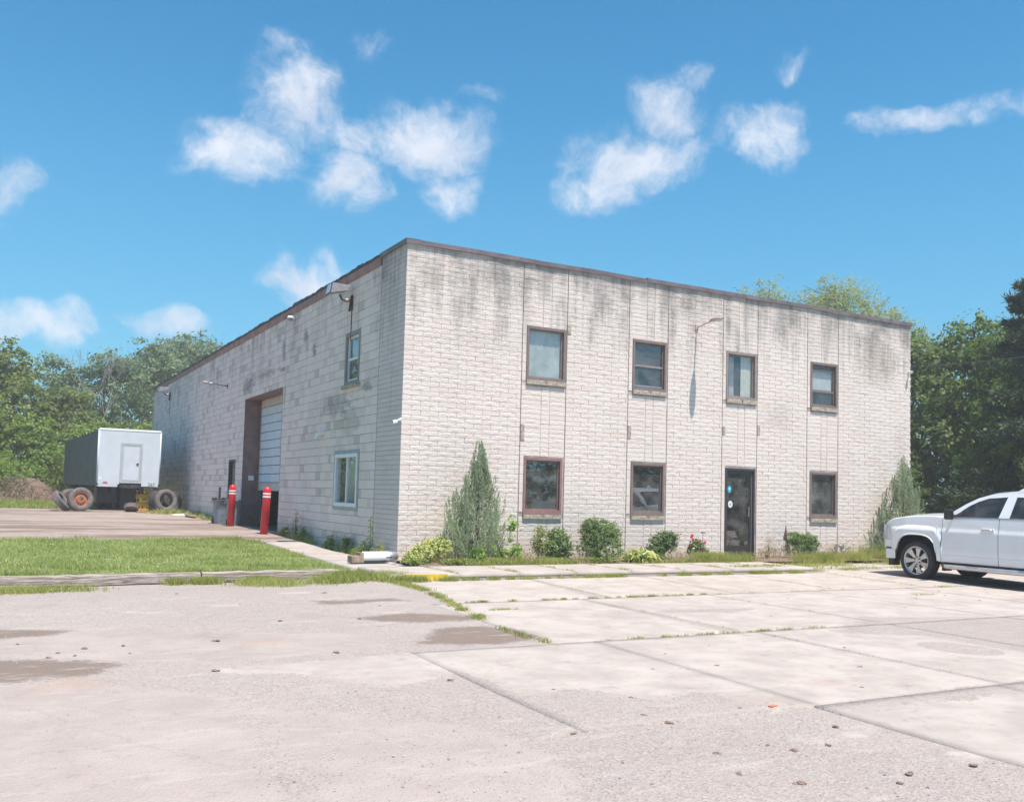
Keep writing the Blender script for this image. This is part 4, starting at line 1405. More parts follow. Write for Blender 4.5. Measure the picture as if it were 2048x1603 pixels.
# ------------------------------------------------------------------ tyres and trailer
def tyre_parts(root, r=.45, w=.24, rim=None, old='tyre_old'):
    pr = [(r * .60, -w * .42), (r * .72, -w * .5), (r * .9, -w * .5), (r * .975, -w * .42), (r, -w * .3), (r, w * .3), (r * .975, w * .42), (r * .9, w * .5), (r * .72, w * .5), (r * .60, w * .42), (r * .63, 0)]
    MB().lathe(pr, 32, axis='y', closed=True).build('tyre', M[old], root, smooth=True)
    mb = MB()
    for k in range(40):
        t = 2 * math.pi * k / 40
        for s in (-1, 1):
            c = Vector((math.sin(t) * r, s * w * .24, math.cos(t) * r)); tt = Vector((math.cos(t), 0, -math.sin(t))); nn = Vector((math.sin(t), 0, math.cos(t)))
            mb.obox(c, tt * r * .055, (0, w * .17, 0), nn * .006)
    mb.build('tread', M[old], root)
    if rim:
        ro = r * .60
        MB().lathe([(ro * 1.03, -w * .42), (ro * .98, -w * .44), (ro * .93, -w * .36), (ro * .9, -.02), (ro * .62, -.05), (ro * .55, -.09), (ro * .28, -.09), (ro * .26, -.02), (ro * .26, .04)], 24, axis='y').build('rim', M[rim], root, smooth=False)
        mb = MB()
        for k in range(8):
            t = 2 * math.pi * k / 8
            mb.lathe([(0, -.105), (.018, -.105), (.018, -.08)], 6, (math.sin(t) * ro * .42, 0, math.cos(t) * ro * .42), 'y')
        mb.build('lug_nut', M['rust'], root)


def tyre(loc, rot, label, r=.45, w=.24, rim=None, old='tyre_old'):
    t = empty('truck_tyre', loc, 0, label, 'tyre', 'scrap tyres round the trailer')
    t.rotation_euler = rot
    tyre_parts(t, r, w, rim, old)
    return t


g22 = gz(22.5) + .01
tyre((-4.20, 22.35, g22 + .44), (R_(-9), 0, R_(12)), 'scrap tyre with an orange rusty wheel leaning at the near left corner of the trailer', .46, .26, 'rust_light')
tyre((-4.52, 23.1, g22 + .40), (R_(-6), 0, R_(25)), 'scrap tyre with tan wheel standing behind the rusty one', .44, .25, 'rust_light')
tyre((-4.86, 22.4, g22 + .36), (R_(-38), R_(0), R_(72)), 'bare grey tyre leaning out at the far left of the tyre group', .44, .25)
tyre((-1.28, 23.3, g22 + .44), (R_(6), 0, R_(55)), 'dark bare tyre leaning under the right end of the trailer front', .47, .25, None, 'tyre_dark')
tyre((-.98, 22.95, g22 + .44), (R_(-8), 0, R_(18)), 'dusty bare tyre leaning between trailer and block wall', .47, .28)
tyre((-.62, 23.7, g22 + .38), (R_(-12), 0, R_(30)), 'dark tyre in the shade against the block wall', .45, .28, None, 'tyre_dark')
tyre((-2.35, 22.25, g22 + .16), (R_(62), 0, R_(-10)), 'small pale wheel lying tilted in front of the trailer', .27, .2, 'rust_light')

tr = empty('box_trailer', (-3.63, 23.0, gz(23)), R_(1.8), 'white fronted trailer with dark tarpaulin sides parked along the block wall', 'trailer')
tw, tlen = 2.42, 13.2
zb, ztop = 1.06, 3.29
# front bulkhead panels
P = []
for i in range(0, 13):
    t = i / 12; a = t
    P.append(None)
mb = MB()
mb.box(0.06, -.03, zb, .86, .02, ztop - .10); mb.box(.86, -.03, 2.74, 1.70, .02, ztop - .10); mb.box(1.70, -.03, zb - .06, tw - .06, .02, ztop - .10)
mb.box(0.06, -.028, zb - .10, .80, .02, zb - .001)
mb.build('front_panel', M['trailer_skin'], tr)
mb = MB()
mb.tube([(.05, .02, zb - .1), (.05, .02, ztop - .05)], .052, 10); mb.tube([(tw - .05, .02, zb - .06), (tw - .05, .02, ztop - .05)], .052, 10)
mb.build('corner_post', M['trailer_skin'], tr, smooth=True)
mb = MB(); mb.tube([(.04, .03, ztop - .06), (tw - .04, .03, ztop - .06)], .07, 10); mb.box(.03, -.045, ztop - .075, tw - .03, .06, ztop - .0)
mb.build('top_rail', M['white_plastic'], tr, bevel=.01)
mb = MB(); frame_rect(mb, .862, 1.698, 1.12, 2.738, .09, -.05, .02)
mb.build('door_frame', M['trailer_trim'], tr)
td = MB().box(.955, -.042, 1.213, 1.605, .0, 2.645).build('door', M['trailer_skin'], tr, bevel=.006)
MB().box(1.48, -.07, 1.86, 1.56, -.043, 1.93).build('latch', M['dark_metal'], td)
mb = MB(); frame_rect(mb, .975, 1.585, 1.235, 2.62, .012, -.047, -.041)
mb.build('seam', M['trailer_trim'], td)
MB().box(.26, -.034, zb + .02, .42, -.0305, zb + .10).build('sticker', M['red_sticker'], tr)['label'] = 'small red sticker'
MB().box(.10, -.034, zb + .17, .18, -.0305, zb + .30).build('sticker', M['white_plastic'], tr)['label'] = 'small white sticker'
MB().box(.88, -.02, .92, 1.68, .05, 1.10).build('kick_plate', M['dark_metal'], tr)
mb = MB()
for x in (1.1, 1.34, 1.40, 1.50): mb.lathe([(0, -.005), (.014, -.005), (.014, .0)], 8, (x, -.021, 1.02), 'y')
mb.build('rivet', M['galv'], tr)
for s in (.04, tw - .04): MB().lathe([(0, -.05), (.035, -.045), (.04, .0)], 12, (s, -.03, zb + .0), 'y').build('marker_lamp', M['black'], tr)
fc = bpy.data.curves.new('fleet_number', 'FONT'); fc.body = '267'; fc.size = .18; fc.extrude = .001
fo = bpy.data.objects.new('fleet_number', fc); fc.materials.append(M['text_dark'])
C.objects.link(fo)
_dg = bpy.context.evaluated_depsgraph_get()
fm_ = bpy.data.meshes.new_from_object(fo.evaluated_get(_dg))
bpy.data.objects.remove(fo)
fo = bpy.data.objects.new('fleet_number', fm_); fo.parent = tr; C.objects.link(fo)
if not fm_.materials: fm_.materials.append(M['text_dark'])
fo.location = (1.96, -.034, zb - .035); fo.rotation_euler = (R_(90), 0, 0)
# tarpaulin body with bows
nb = 12
for side in (0, 1):
    P = []
    for i in range(61):
        t = i / 60; y = .03 + t * (tlen - .03)
        bow = abs(math.sin(t * math.pi * nb))
        row = []
        for k in range(9):
            s = k / 8
            z = zb - .02 + .03 * math.sin(t * 40) * .4 + s * (ztop - .03 - zb - .03 * bow)
            xo = .012 * bow * math.sin(s * math.pi) + .01 * math.sin(t * 31 + s * 5)
            row.append(((-.01 + xo) if side == 0 else (tw + .01 - xo), y, z - .05 * (t > 0)))
        P.append(row)
    MB().grid(P).build('tarpaulin', M['tarp'], tr, recalc=False, smooth=True)
P = [[(tw * k / 6, .05 + i * (tlen - .05) / 60, ztop - .06 - .04 * abs(math.sin(i / 60 * math.pi * nb)) + .05 * math.sin(math.pi * k / 6)) for k in range(7)] for i in range(61)]
MB().grid(P).build('tarpaulin_roof', M['tarp'], tr, recalc=False, smooth=True)
mb = MB(); mb.box(0, tlen - .02, zb, tw, tlen + .04, ztop); mb.build('rear_wall', M['dark_metal'], tr)
mb = MB(); mb.box(.6, .1, .72, .75, tlen, 1.02); mb.box(1.67, .1, .72, 1.82, tlen, 1.02)
for k in range(12): mb.box(.05, .3 + k * 1.1, .96, tw - .05, .4 + k * 1.1, 1.04)
mb.box(0.02, .06, 1.0, tw - .02, tlen, 1.055)
mb.build('underframe', M['dark_metal'], tr)
for x in (.55, 1.75):
    lg = MB().box(x, 2.2, .12, x + .14, 2.34, 1.0).build('landing_leg', M['dark_metal'], tr)
    MB().box(x - .06, 2.1, .0, x + .2, 2.44, .04).build('foot', M['dark_metal'], lg)
MB().box(.12, .55, .30, .9, 1.6, .95).build('toolbox', M['black'], tr, bevel=.03)
MB().box(1.0, .5, .04, 1.72, .56, .98).build('mud_flap', M['black'], tr)['label'] = 'wide black rubber flap hanging under the front'
for yy_ in (9.6, 10.9):
    for x in (.15, .48, 1.66, 1.99):
        wr_ = empty('wheel', (x + .13, yy_, .5)); wr_.parent = tr; wr_.rotation_euler = (0, 0, R_(90))
        tyre_parts(wr_, .5, .26, 'rust', 'tyre_dark')
for x, lb_ in ((.30, 'left dark tyre in the shade under the trailer front'), (.64, 'middle dark tyre in the shade under the trailer front'), (1.10, 'right dark tyre in the shade under the trailer front, behind the rubber flap')):
    t_ = empty('truck_tyre', (-3.63 + x, 24.35 + x * .2, gz(24.3) + .47), 0, lb_, 'tyre', 'tyres in a row under the trailer')
    t_.rotation_euler = (0, 0, R_(80)); tyre_parts(t_, .47, .26, None, 'tyre_dark')

# stack of yellow crates behind, under the trailer's right side
for k in range(3):
    c_ = empty('yellow_crate', (-1.80, 23.55, gz(23.5) + .01 + k * .285), R_(6), ['bottom', 'middle', 'top'][k] + ' yellow plastic crate of the stack beside the trailer', 'crate', 'yellow crates beside the trailer')
    mb = MB()
    mb.box(-.3, -.2, 0, .3, .2, .02)
    for s in (-1, 1):
        mb.box(-.3, s * .2 - .01, .02, .3, s * .2 + .01, .08); mb.box(-.3, s * .2 - .01, .22, .3, s * .2 + .01, .29)
        mb.box(s * .3 - .01, -.2, .02, s * .3 + .01, .2, .08); mb.box(s * .3 - .01, -.2, .22, s * .3 + .01, .2, .29)
        for x in (-.28, -.1, .1, .28): mb.box(x - .02, s * .2 - .009, .08, x + .02, s * .2 + .009, .22)
    mb.build('crate_body', M['yellow'], c_)
    c_.scale = (.86, .86, .95)

# lumber scraps on the ground by the wall
for i, (x, y, l, a, mt) in enumerate(((-.55, 19.2, 1.2, 65, 'wood'), (-.75, 18.4, .9, 100, 'rust'), (-.42, 17.6, .7, 80, 'wood'), (-.95, 19.9, .8, 50, 'white_plastic'), (-.5, 20.6, 1.0, 75, 'wood'), (-2.0, 21.6, .5, 10, 'rust'))):
    o = MB().obox((0, 0, .03), (l / 2, 0, 0), (0, .05, 0), (0, .02, .025)).build('scrap_board', M[mt], loc=(x, y, gz(y) + .005))
    o.rotation_euler = (0, 0, R_(a))
    tag(o, ['grey scrap board lying at the foot of the block wall', 'rusty scrap strip in the litter at the wall foot', 'short scrap board nearest the bins', 'pale scrap strip farthest from the wall', 'long scrap board nearest the tyres', 'small rusty scrap in front of the pale wheel'][i], 'scrap')

# ------------------------------------------------------------------ white metal housing lying at the corner
hs = empty('lamp_housing', (-.92, -.42, .012), R_(4), 'white metal cylinder housing lying on wood blocks at the building corner', 'housing')
P = []
for i in range(2):
    x = .02 + i * .56
    P.append([(x, .105 * math.cos(t), .105 + .10 * math.sin(t)) for t in [2 * math.pi * k / 24 for k in range(25)]])
MB().grid(P).build('shell', M['white_plastic'], hs, smooth=True)
MB().box(.0, -.10, -.002, .56, .10, .02).build('base_plate', M['dark_metal'], hs)
MB().lathe([(0, .0), (.10, .0), (.105, .03), (.09, .16), (.06, .20), (0, .21)], 24, (.58, 0, .105), 'x').build('end_cap', M['galv'], hs, smooth=True)
MB().box(.50, -.108, .085, .62, -.10, .105).build('slot', M['dark_metal'], hs)
for k, (a, b, zz) in enumerate(((-.22, -.04, .13), (-.05, .03, .19))):
    o = MB().box(a, -.11, -.004, b, .10, zz).build('wood_block', M['wood'], hs, bevel=.006)

# ------------------------------------------------------------------ railway sleepers edging the lawn
mt, nt, b_ = new_mat('bleached split timber')
p_ = wpos(nt)
gr = noise(nt, scaled(nt, p_, (0.6, 9, 14)), 2.5, 6, 0.65)
c_ = mixc(nt, maprange(nt, gr, .38, .62), (0.20, 0.145, 0.12), (0.46, 0.39, 0.35))
nt.links.new(c_, b_.inputs['Base Color']); b_.inputs['Roughness'].default_value = .95
bump(nt, b_, gr, .03, .8)
M['tie'] = mt
def sleeper(a, b, label, seed):
    r0 = random.Random(seed)
    a, b = Vector(a), Vector(b); d = (b - a).normalized(); s = Vector((-d.y, d.x, 0)); ln = (b - a).length
    n = max(8, int(ln / .15))
    P = []
    for i in range(n + 1):
        t = i / n; c = a + (b - a) * t
        w_, h_ = .11 + r0.uniform(-.006, .006), .125 + r0.uniform(-.010, .008)
        pts = [(-w_, -.03), (-w_ * 1.02, h_ * .45 + r0.uniform(-.006, .006)), (-w_ * .93, h_ * .9), (-w_ * .5, h_ + r0.uniform(-.004, .006)), (w_ * .5, h_), (w_, h_ * .92), (w_, -.03)]
        P.append([tuple(c + s * -x + Vector((0, 0, z))) if False else (c.x - s.x * -x, c.y - s.y * -x, c.z + z) for x, z in pts])
    mb = MB().grid(P)
    k = len(P[0])
    mb.f.append(tuple(range(k))); mb.f.append(tuple(n * k + j for j in range(k - 1, -1, -1)))
    return tag(mb.build('timber_edging', M['tie'], recalc=True), label, 'timber', 'weathered timbers edging the lawn')


sleeper((-9.6, -2.32, -.125), (-7.02, -2.16, -.125), 'left end weathered grey timber edging the lawn', 1)
sleeper((-7.0, -2.16, -.125), (-4.16, -1.84, -.125), 'long split grey timber edging the left half of the lawn', 2)
sleeper((-4.13, -1.83, -.125), (-1.45, -1.72, -.125), 'low grey timber between lawn and weeds near the corner', 3)


# ------------------------------------------------------------------ pickup truck (local: origin on the ground under the front axle, +y forward)
def interp(x, pts):
    return float(np.interp(x, [p[0] for p in pts], [p[1] for p in pts]))


def make_pickup():
    T = empty('pickup_truck', (0, 0, 0))
    WP = M['paint_white']
    ztop = lambda y: interp(y, [(-4.87, 1.36), (-3.05, 1.37), (-3.0, 1.34), (-.62, 1.33), (-.55, 1.345), (-.3, 1.345), (.0, 1.335), (.35, 1.305), (.6, 1.265), (.74, 1.225), (.84, 1.16), (.90, 1.06)])
    hw0 = lambda y: interp(y, [(-4.87, .97), (-4.4, .985), (-.7, .985), (.3, .985), (.6, .965), (.8, .92), (.90, .87)])

    def zbot(y):
        z = interp(y, [(-4.87, .60), (-4.3, .52), (-3.2, .45), (-2.95, .42), (-.6, .42), (.55, .62), (.90, .62)])
        for c in (0.0, -3.65):
            dy = abs(y - c)
            if dy < .50: z = max(z, .405 + .545 * (1 - (dy / .505) ** 3.0) ** (1 / 3.0))
        return z

    def sx(y, z):
        w_ = hw0(y)
        t = (z - .42) / (1.35 - .42)
        w_ -= .050 * max(0, t - .62) ** 1.5 * 3 + .035 * max(0, .25 - t) * 2
        if z > 1.05: w_ -= .02 * min(1, (z - 1.05) / .05)
        for c in (0.0, -3.65):      # flared arches
            q_ = ((abs(y - c) / .64) ** 4 + (max(0, z - .38) / .76) ** 4) ** .25
            w_ += .036 * max(0, min(1, (1 - q_) / .045))
        return w_

    def side(y0, y1, sgn, name, parent, gap=.005, zlim=None):
        ysn = [y0 + gap + (y1 - y0 - 2 * gap) * i / max(4, int((y1 - y0) / .03)) for i in range(max(4, int((y1 - y0) / .03)) + 1)]
        P = []
        for y in ysn:
            b, t = zbot(y), ztop(y)
            row = []
            for k in range(31):
                z = b + (t - b) * k / 30
                row.append((sgn * sx(y, z), y, z))
            row.append((sgn * (sx(y, t) - .03), y, t + .012))
            row.insert(0, (sgn * (sx(y, b) - .05), y, b + .004))
            P.append(row)
        o = MB().grid(P).build(name, WP, parent, recalc=False, smooth=True)
        return o
    for s in (-1, 1):
        side(-.60, .90, s, 'fender', T)
        d1 = side(-1.84, -.60, s, 'door', T)
        d2 = side(-2.95, -1.84, s, 'door', T)
        side(-4.87, -2.97, s, 'bed_side', T)
        for dd, y in ((d1, -1.62), (d2, -2.72)):
            MB().box(s * .965, y - .14, 1.075, s * .995, y + .14, 1.14).build('handle_cup', WP, dd, bevel=.01)
            MB().tube([(s * .985, y - .11, 1.10), (s * 1.015, y - .07, 1.112), (s * 1.015, y + .07, 1.112), (s * .985, y + .11, 1.10)], .016).build('handle', M['chrome'], dd, smooth=True)
        MB().tube([(s * .974, -2.93, .56), (s * .976, -.62, .56)], .012, 6).build('side_trim', WP, T)
        MB().box(s * .90, -2.95, 1.338, s * .935, -.70, 1.352).build('belt_strip', M['galv'], T)
        # running board
        MB().tube([(s * .94, -3.0, .36), (s * 1.0, -2.9, .33), (s * 1.0, -.72, .33), (s * .92, -.60, .36)], .05, 10).build('running_board', M['chrome'], T, smooth=True)
        MB().box(s * .72, -3.0, .30, s * .93, -.6, .44).build('rocker', M['black'], T)
        MB().box(s * .74, -.66, .24, s * .97, -.60, .42).build('mud_flap', M['black'], T)
        # wheel wells
        for c in (0.0, -3.65):
            P = []
            for i in range(17):
                a = math.pi * i / 16
                P.append([(s * x, c + .53 * math.cos(a), .38 + .56 * math.sin(a)) for x in (.95, .55)])
            MB().grid(P).build('wheel_well', M['black'], T, recalc=False)
        # mirror
        m_ = MB().box(s * .99, -.90, 1.29, s * 1.20, -.80, 1.50).build('mirror', M['black'], T, bevel=.03)
        MB().tube([(s * .90, -.84, 1.37), (s * 1.0, -.85, 1.38)], .03).build('mirror_arm', M['black'], m_)
        # headlamp wraps the corner
        P = []
        for i in range(6):
            y = .905 - i * .05
            P.append([(s * (sx(y, .95) + .004), y + .004, z) for z in (.80, .95, 1.14 - .01 * i)])
        MB().grid(P).build('headlight', M['head_lens'], T, recalc=False)
        # greenhouse side: everything in one slanted plane between belt and roof rail
        def gp(y, z, o=0.0):
            t = (z - 1.34) / .50
            return (s * (.915 - .20 * t + o), y, z)
        ext = (-s * .035, 0, 0)
        outer = [(-.62, 1.345), (-.82, 1.47), (-1.02, 1.60), (-1.28, 1.735), (-1.57, 1.82), (-1.9, 1.85)]
        inner = [(-.80, 1.345), (-.98, 1.465), (-1.12, 1.575), (-1.30, 1.665), (-1.50, 1.735), (-1.9, 1.765)]
        mb = MB()
        for k in range(5):
            mb.poly([gp(*outer[k]), gp(*outer[k + 1]), gp(*inner[k + 1]), gp(*inner[k])], ext)
        mb.poly([gp(-1.9, 1.85), gp(-2.95, 1.845), gp(-2.95, 1.765), gp(-1.9, 1.765)], ext)
        mb.poly([gp(-1.80, 1.345), gp(-1.90, 1.765), gp(-2.08, 1.765), gp(-2.02, 1.345)], ext)
        mb.poly([gp(-2.72, 1.345), gp(-2.62, 1.765), gp(-2.95, 1.765), gp(-3.0, 1.345)], ext)
        mb.build('pillar', WP, T)
        mb = MB().poly([gp(-.80, 1.35, -.01), gp(-.98, 1.465, -.01), gp(-1.12, 1.575, -.01), gp(-1.30, 1.665, -.01), gp(-1.50, 1.735, -.01), gp(-1.9, 1.765, -.01), gp(-1.80, 1.35, -.01)], (-s * .006, 0, 0))
        mb.build('side_window', M['glass_car'], T)
        MB().tube([gp(-1.0, 1.35), gp(-1.03, 1.50)], .012, 6).build('window_divider', M['black'], T)
        MB().poly([gp(-2.02, 1.35, -.01), gp(-2.08, 1.765, -.01), gp(-2.62, 1.765, -.01), gp(-2.72, 1.35, -.01)], (-s * .006, 0, 0)).build('side_window', M['glass_car'], T)
        # lip round the front arch, dark line over the bumper
        for c_ in (0.0, -3.65):
            lip = []
            for i in range(25):
                y = c_ - .498 + .996 * i / 24; z = zbot(y)
                lip.append((s * (sx(y, z) + .002), y, z + .006))
            MB().tube(lip, .016, 6).build('arch_lip', WP, T, smooth=True)
        MB().tube([(s * .955, .56, .638), (s * .958, .70, .638), (s * .93, .80, .640)], .012, 6).build('bumper_seam', M['black'], T)
    # hood
    P = []
    for i in range(25):
        y = -.58 + i * (.90 + .58) / 24
        t0 = ztop(y) + .010; w_ = sx(y, ztop(y)) - .03
        P.append([(w_ * k / 10, y + (.06 * (1 - (k / 10) ** 2) if i == 24 else 0), t0 + .055 * (1 - abs(k / 10) ** 2.5) * min(1, (0.96 - y) / .5) + (.012 if abs(k) < 7 else 0)) for k in range(-10, 11)])
    MB().grid(P).build('hood', WP, T, recalc=False, smooth=True)
    MB().box(-.78, -.72, 1.355, .78, -.57, 1.375).build('cowl', M['black'], T)
    # front end
    P = []
    for k in range(-10, 11):
        x = .87 * k / 10; yy = .90 + .07 * (1 - (k / 10) ** 2)
        P.append([(x, yy - .02 * (z > 1.0), z) for z in (.60, .75, .9, 1.03)])
    MB().grid(P).build('grille', M['chrome'], T, recalc=False)
    for z in (.72, .80, .88, .96): MB().box(-.6, .93, z - .022, .6, .985, z + .022).build('grille_bar', M['black'], T)
    P = []
    for k in range(-12, 13):
        x = .955 * k / 12; yy = .78 + .24 * (1 - abs(k / 12) ** 3.2)
        P.append([(x, yy - .04, .40), (x, yy + .01, .44), (x, yy + .02, .56), (x, yy, .635), (x, yy - .08, .655)])
    MB().grid(P).build('bumper', WP, T, recalc=False, smooth=True)
    for s in (-1, 1):
        MB().grid([[(s * .955, y, z) for z in (.41, .52, .61)] for y in (.55, .67, .79)]).build('bumper_end', WP, T, recalc=False)
        MB().box(s * .72, .62, .26, s * .93, .74, .42).build('air_dam', M['black'], T)
        MB().lathe([(0, .0), (.02, .005), (.02, .012)], 8, (s * .45, 1.0, .5), 'y').build('tow_hook', M['black'], T)
    # windscreen, roof, back glass
    MB().add([(-.80, -.62, 1.36), (.80, -.62, 1.36), (.745, -1.285, 1.733), (-.745, -1.285, 1.733)], [(0, 1, 2, 3)]).build('windscreen', M['glass_car'], T, recalc=False)
    P = []
    for i in range(18):
        y = -1.27 - i * (1.70 / 17)
        ze = interp(y, [(-2.97, 1.845), (-1.9, 1.85), (-1.57, 1.82), (-1.27, 1.732)]) + .004
        hw_ = .915 - .20 * (ze - 1.34) / .50
        P.append([(hw_ * k / 8, y, ze + .045 * (1 - (k / 8) ** 4)) for k in range(-8, 9)])
    MB().grid(P).build('roof', WP, T, recalc=False, smooth=True)
    MB().add([(-.78, -2.99, 1.36), (.78, -2.99, 1.36), (.68, -2.95, 1.82), (-.68, -2.95, 1.82)], [(0, 1, 2, 3)]).build('rear_window', M['glass_car'], T, recalc=False)
    MB().poly([(-.012, -1.62, 1.89), (-.012, -1.85, 1.90), (-.006, -1.80, 1.965), (-.006, -1.76, 1.965)], (.024, 0, 0)).build('antenna_fin', WP, T)
    MB().tube([(-.3, -.70, 1.385), (.15, -.80, 1.44)], .008, 6).build('wiper', M['black'], T)
    # underbody, cabin floor and seats, bed
    mb = MB(); mb.box(-.60, -4.6, .34, .60, .70, .52); mb.box(-.88, -2.93, .42, .88, -.62, .60); mb.box(-.52, -4.8, .5, .52, .75, .95); mb.box(-.60, -.4, .5, .60, .4, 1.2)
    mb.build('chassis', M['black'], T)
    mb = MB(); mb.box(-.86, -2.96, .6, .86, -2.88, 1.34); mb.box(-.86, -.72, .6, .86, -.62, 1.33); mb.box(-.80, -1.0, 1.1, .80, -.72, 1.34)
    mb.build('dashboard', M['black'], T)
    for x in (-.40, .40):
        for y in (-1.75, -2.6):
            st_ = MB().box(x - .24, y - .05, .75, x + .24, y + .5, .95).box(x - .24, y - .18, .9, x + .24, y - .02, 1.42).build('seat', M['inside'], T, bevel=.04)
            MB().box(x - .13, y - .17, 1.44, x + .13, y - .07, 1.62).build('headrest', M['curtain_grey'], st_, bevel=.03)
    MB().lathe([(.19, -.012), (.20, 0), (.19, .012), (.18, 0)], 20, (-.40, -1.12, 1.2), 'y', True).build('steering_wheel', M['black'], T)
    mb = MB(); mb.box(-.93, -4.85, .78, .93, -3.04, .82); mb.box(-.92, -3.06, .8, .92, -3.0, 1.36)
    mb.build('bed_floor', M['black'], T)
    MB().box(-.93, -4.90, .72, .93, -4.85, 1.36).build('tailgate', WP, T, bevel=.01)
    MB().box(-.95, -5.02, .50, .95, -4.90, .68).build('rear_bumper', M['chrome'], T, bevel=.02)
    # wheels
    for s in (-1, 1):
        for y in (0.0, -3.65):
            w_ = empty('wheel', (s * .865, y, .405)); w_.parent = T
            w_.rotation_euler = (0, 0, R_(90) if s > 0 else R_(-90))
            # tyre axis = local y, outside is -y
            r, wd = .405, .275
            pr = [(.295, -wd * .44), (.32, -wd * .5), (.37, -wd * .5), (.395, -wd * .42), (r, -wd * .3), (r, wd * .3), (.395, wd * .42), (.37, wd * .5), (.30, wd * .5), (.285, wd * .3), (.285, -wd * .3)]
            MB().lathe(pr, 48, axis='y', closed=True).build('tyre', M['tyre'], w_, smooth=True)
            MB().lathe([(.297, -.125), (.300, -.13), (.285, -.135), (.272, -.118), (.268, .10)], 48, axis='y').build('rim', M['chrome'], w_, smooth=True)
            mb = MB()
            ns = 7
            for k in range(ns):
                a = 2 * math.pi * k / ns + .2
                def pt(rr, da, yy_): return (math.sin(a + da) * rr, yy_, math.cos(a + da) * rr)
                f0 = [pt(.06, -.42, -.098), pt(.06, .42, -.098), pt(.15, .24, -.108), pt(.27, .235, -.122), pt(.27, -.235, -.122), pt(.15, -.24, -.108)]
                mb.poly(f0, (0, .035, 0))
            mb.lathe([(0, -.110), (.035, -.110), (.05, -.104), (.105, -.100), (.11, -.07)], 24, axis='y')
            mb.build('spoke', M['chrome'], w_)
            mb = MB()
            for k in range(6):
                a = 2 * math.pi * k / 6
                mb.lathe([(0, -.128), (.012, -.128), (.015, -.10)], 8, (math.sin(a) * .075, 0, math.cos(a) * .075), 'y')
            mb.build('lug_nut', M['dark_metal'], w_)
            MB().lathe([(0, -.05), (.17, -.05), (.17, -.03), (0, -.03)], 24, axis='y').build('brake_disc', M['dark_metal'], w_)
    return T


truck = make_pickup()
tag(truck, 'white crew cab pickup truck parked nose in at the right end of the front', 'truck')
truck.location = (10.96, -4.34, -.168)
t2 = copy_tree(truck); t2.location = (16.4, -13.2, -.168); t2.rotation_euler = (0, 0, R_(-88))
tag(t2, 'second white pickup standing out in the lot, seen only mirrored in a window', 'truck')
t3 = copy_tree(truck); t3.location = (23.5, -12.4, -.168); t3.rotation_euler = (0, 0, R_(-92))
tag(t3, 'black pickup standing out in the lot, seen only mirrored in the door glass', 'truck')
for o in bpy.data.objects:
    q = o
    while q.parent: q = q.parent
    if q == t3 and o.type == 'MESH' and o.data.materials and o.data.materials[0] == M['paint_white']:
        o.data = o.data.copy(); o.data.materials[0] = M['paint_black']



# ------------------------------------------------------------------ vegetation
def leaf_quads(cen, nrm, tan, a, b):
    """diamond leaves: centre, plane normal, long axis, half length a, half width b (arrays)"""
    t = tan - (tan * nrm).sum(1, keepdims=True) * nrm
    t /= np.linalg.norm(t, axis=1, keepdims=True) + 1e-9
    s = np.cross(nrm, t)
    a = np.asarray(a).reshape(-1, 1); b = np.asarray(b).reshape(-1, 1)
    V = np.stack([cen - t * a, cen + s * b - t * a * .15, cen + t * a, cen - s * b - t * a * .15], 1).reshape(-1, 3)
    Q = np.arange(len(V)).reshape(-1, 4)
    return V, Q


def unit(v): return v / (np.linalg.norm(v, axis=1, keepdims=True) + 1e-9)


def crown_points(r, lobes, n, clump, spread=.35, shell=.55):
    """leaf centres in clumps over the lobes' outer shells"""
    lob = np.array(lobes, float)
    wgt = lob[:, 3] * lob[:, 4] + .1; wgt /= wgt.sum()
    nc = max(4, n // clump)
    li = r.choice(len(lob), nc, p=wgt)
    d = unit(r.normal(size=(nc, 3)))
    rad = r.uniform(shell, 1.08, (nc, 1))
    cc = lob[li, :3] + d * rad * np.stack([lob[li, 3], lob[li, 3], lob[li, 4]], 1)
    sz = spread * r.uniform(.5, 1.25, nc)
    k = r.randint(0, nc, n)
    off = r.normal(size=(n, 3)) * sz[k][:, None] * np.array([.55, .55, .38])
    return cc[k] + off, unit(d[k] * .6 + off * 1.2 + np.array([0, 0, .45]) + r.normal(size=(n, 3)) * .55)


def tree_parts(root, h, spread_, lobes, n, leaf, mat, bark, seed, trunk_r, clump=26, cs=.4, shell=.5, limb_top=.75, narrow=.55):
    r = np.random.RandomState(seed)
    rr = random.Random(seed)
    mb = MB()
    tp = [(0, 0, -.1)]
    px = py = 0
    for i in range(1, 7):
        px += rr.uniform(-.12, .12); py += rr.uniform(-.12, .12)
        tp.append((px, py, h * limb_top * i / 6))
    mb.tube(tp, [trunk_r * (1 - .8 * i / 6) for i in range(7)], 8)
    for l in lobes:
        i = rr.randint(1, 4); a = Vector(tp[i]); b = Vector(l[:3])
        mid = (a + b) / 2 + Vector((rr.uniform(-.3, .3), rr.uniform(-.3, .3), -.3))
        mb.tube([a, mid, b, b + (b - mid) * .12], [trunk_r * .45, trunk_r * .28, trunk_r * .15, .02], 6)
        for _ in range(4):
            e = b + Vector((rr.uniform(-1, 1) * l[3], rr.uniform(-1, 1) * l[3], rr.uniform(-.3, 1) * l[4])) * .9
            mb.tube([b, (b + e) / 2 + Vector((0, 0, -.1)), e], [trunk_r * .14, trunk_r * .08, .01], 5)
    mb.build('trunk', bark, root)
    c, nr = crown_points(r, lobes, n, clump, cs, shell)
    t = r.normal(size=(n, 3)) + np.array([0, 0, -.3])
    a = leaf * r.uniform(.6, 1.3, n)
    V, Q = leaf_quads(c, nr, t, a, a * narrow)
    return np_mesh('crown', V, Q, mat, root)


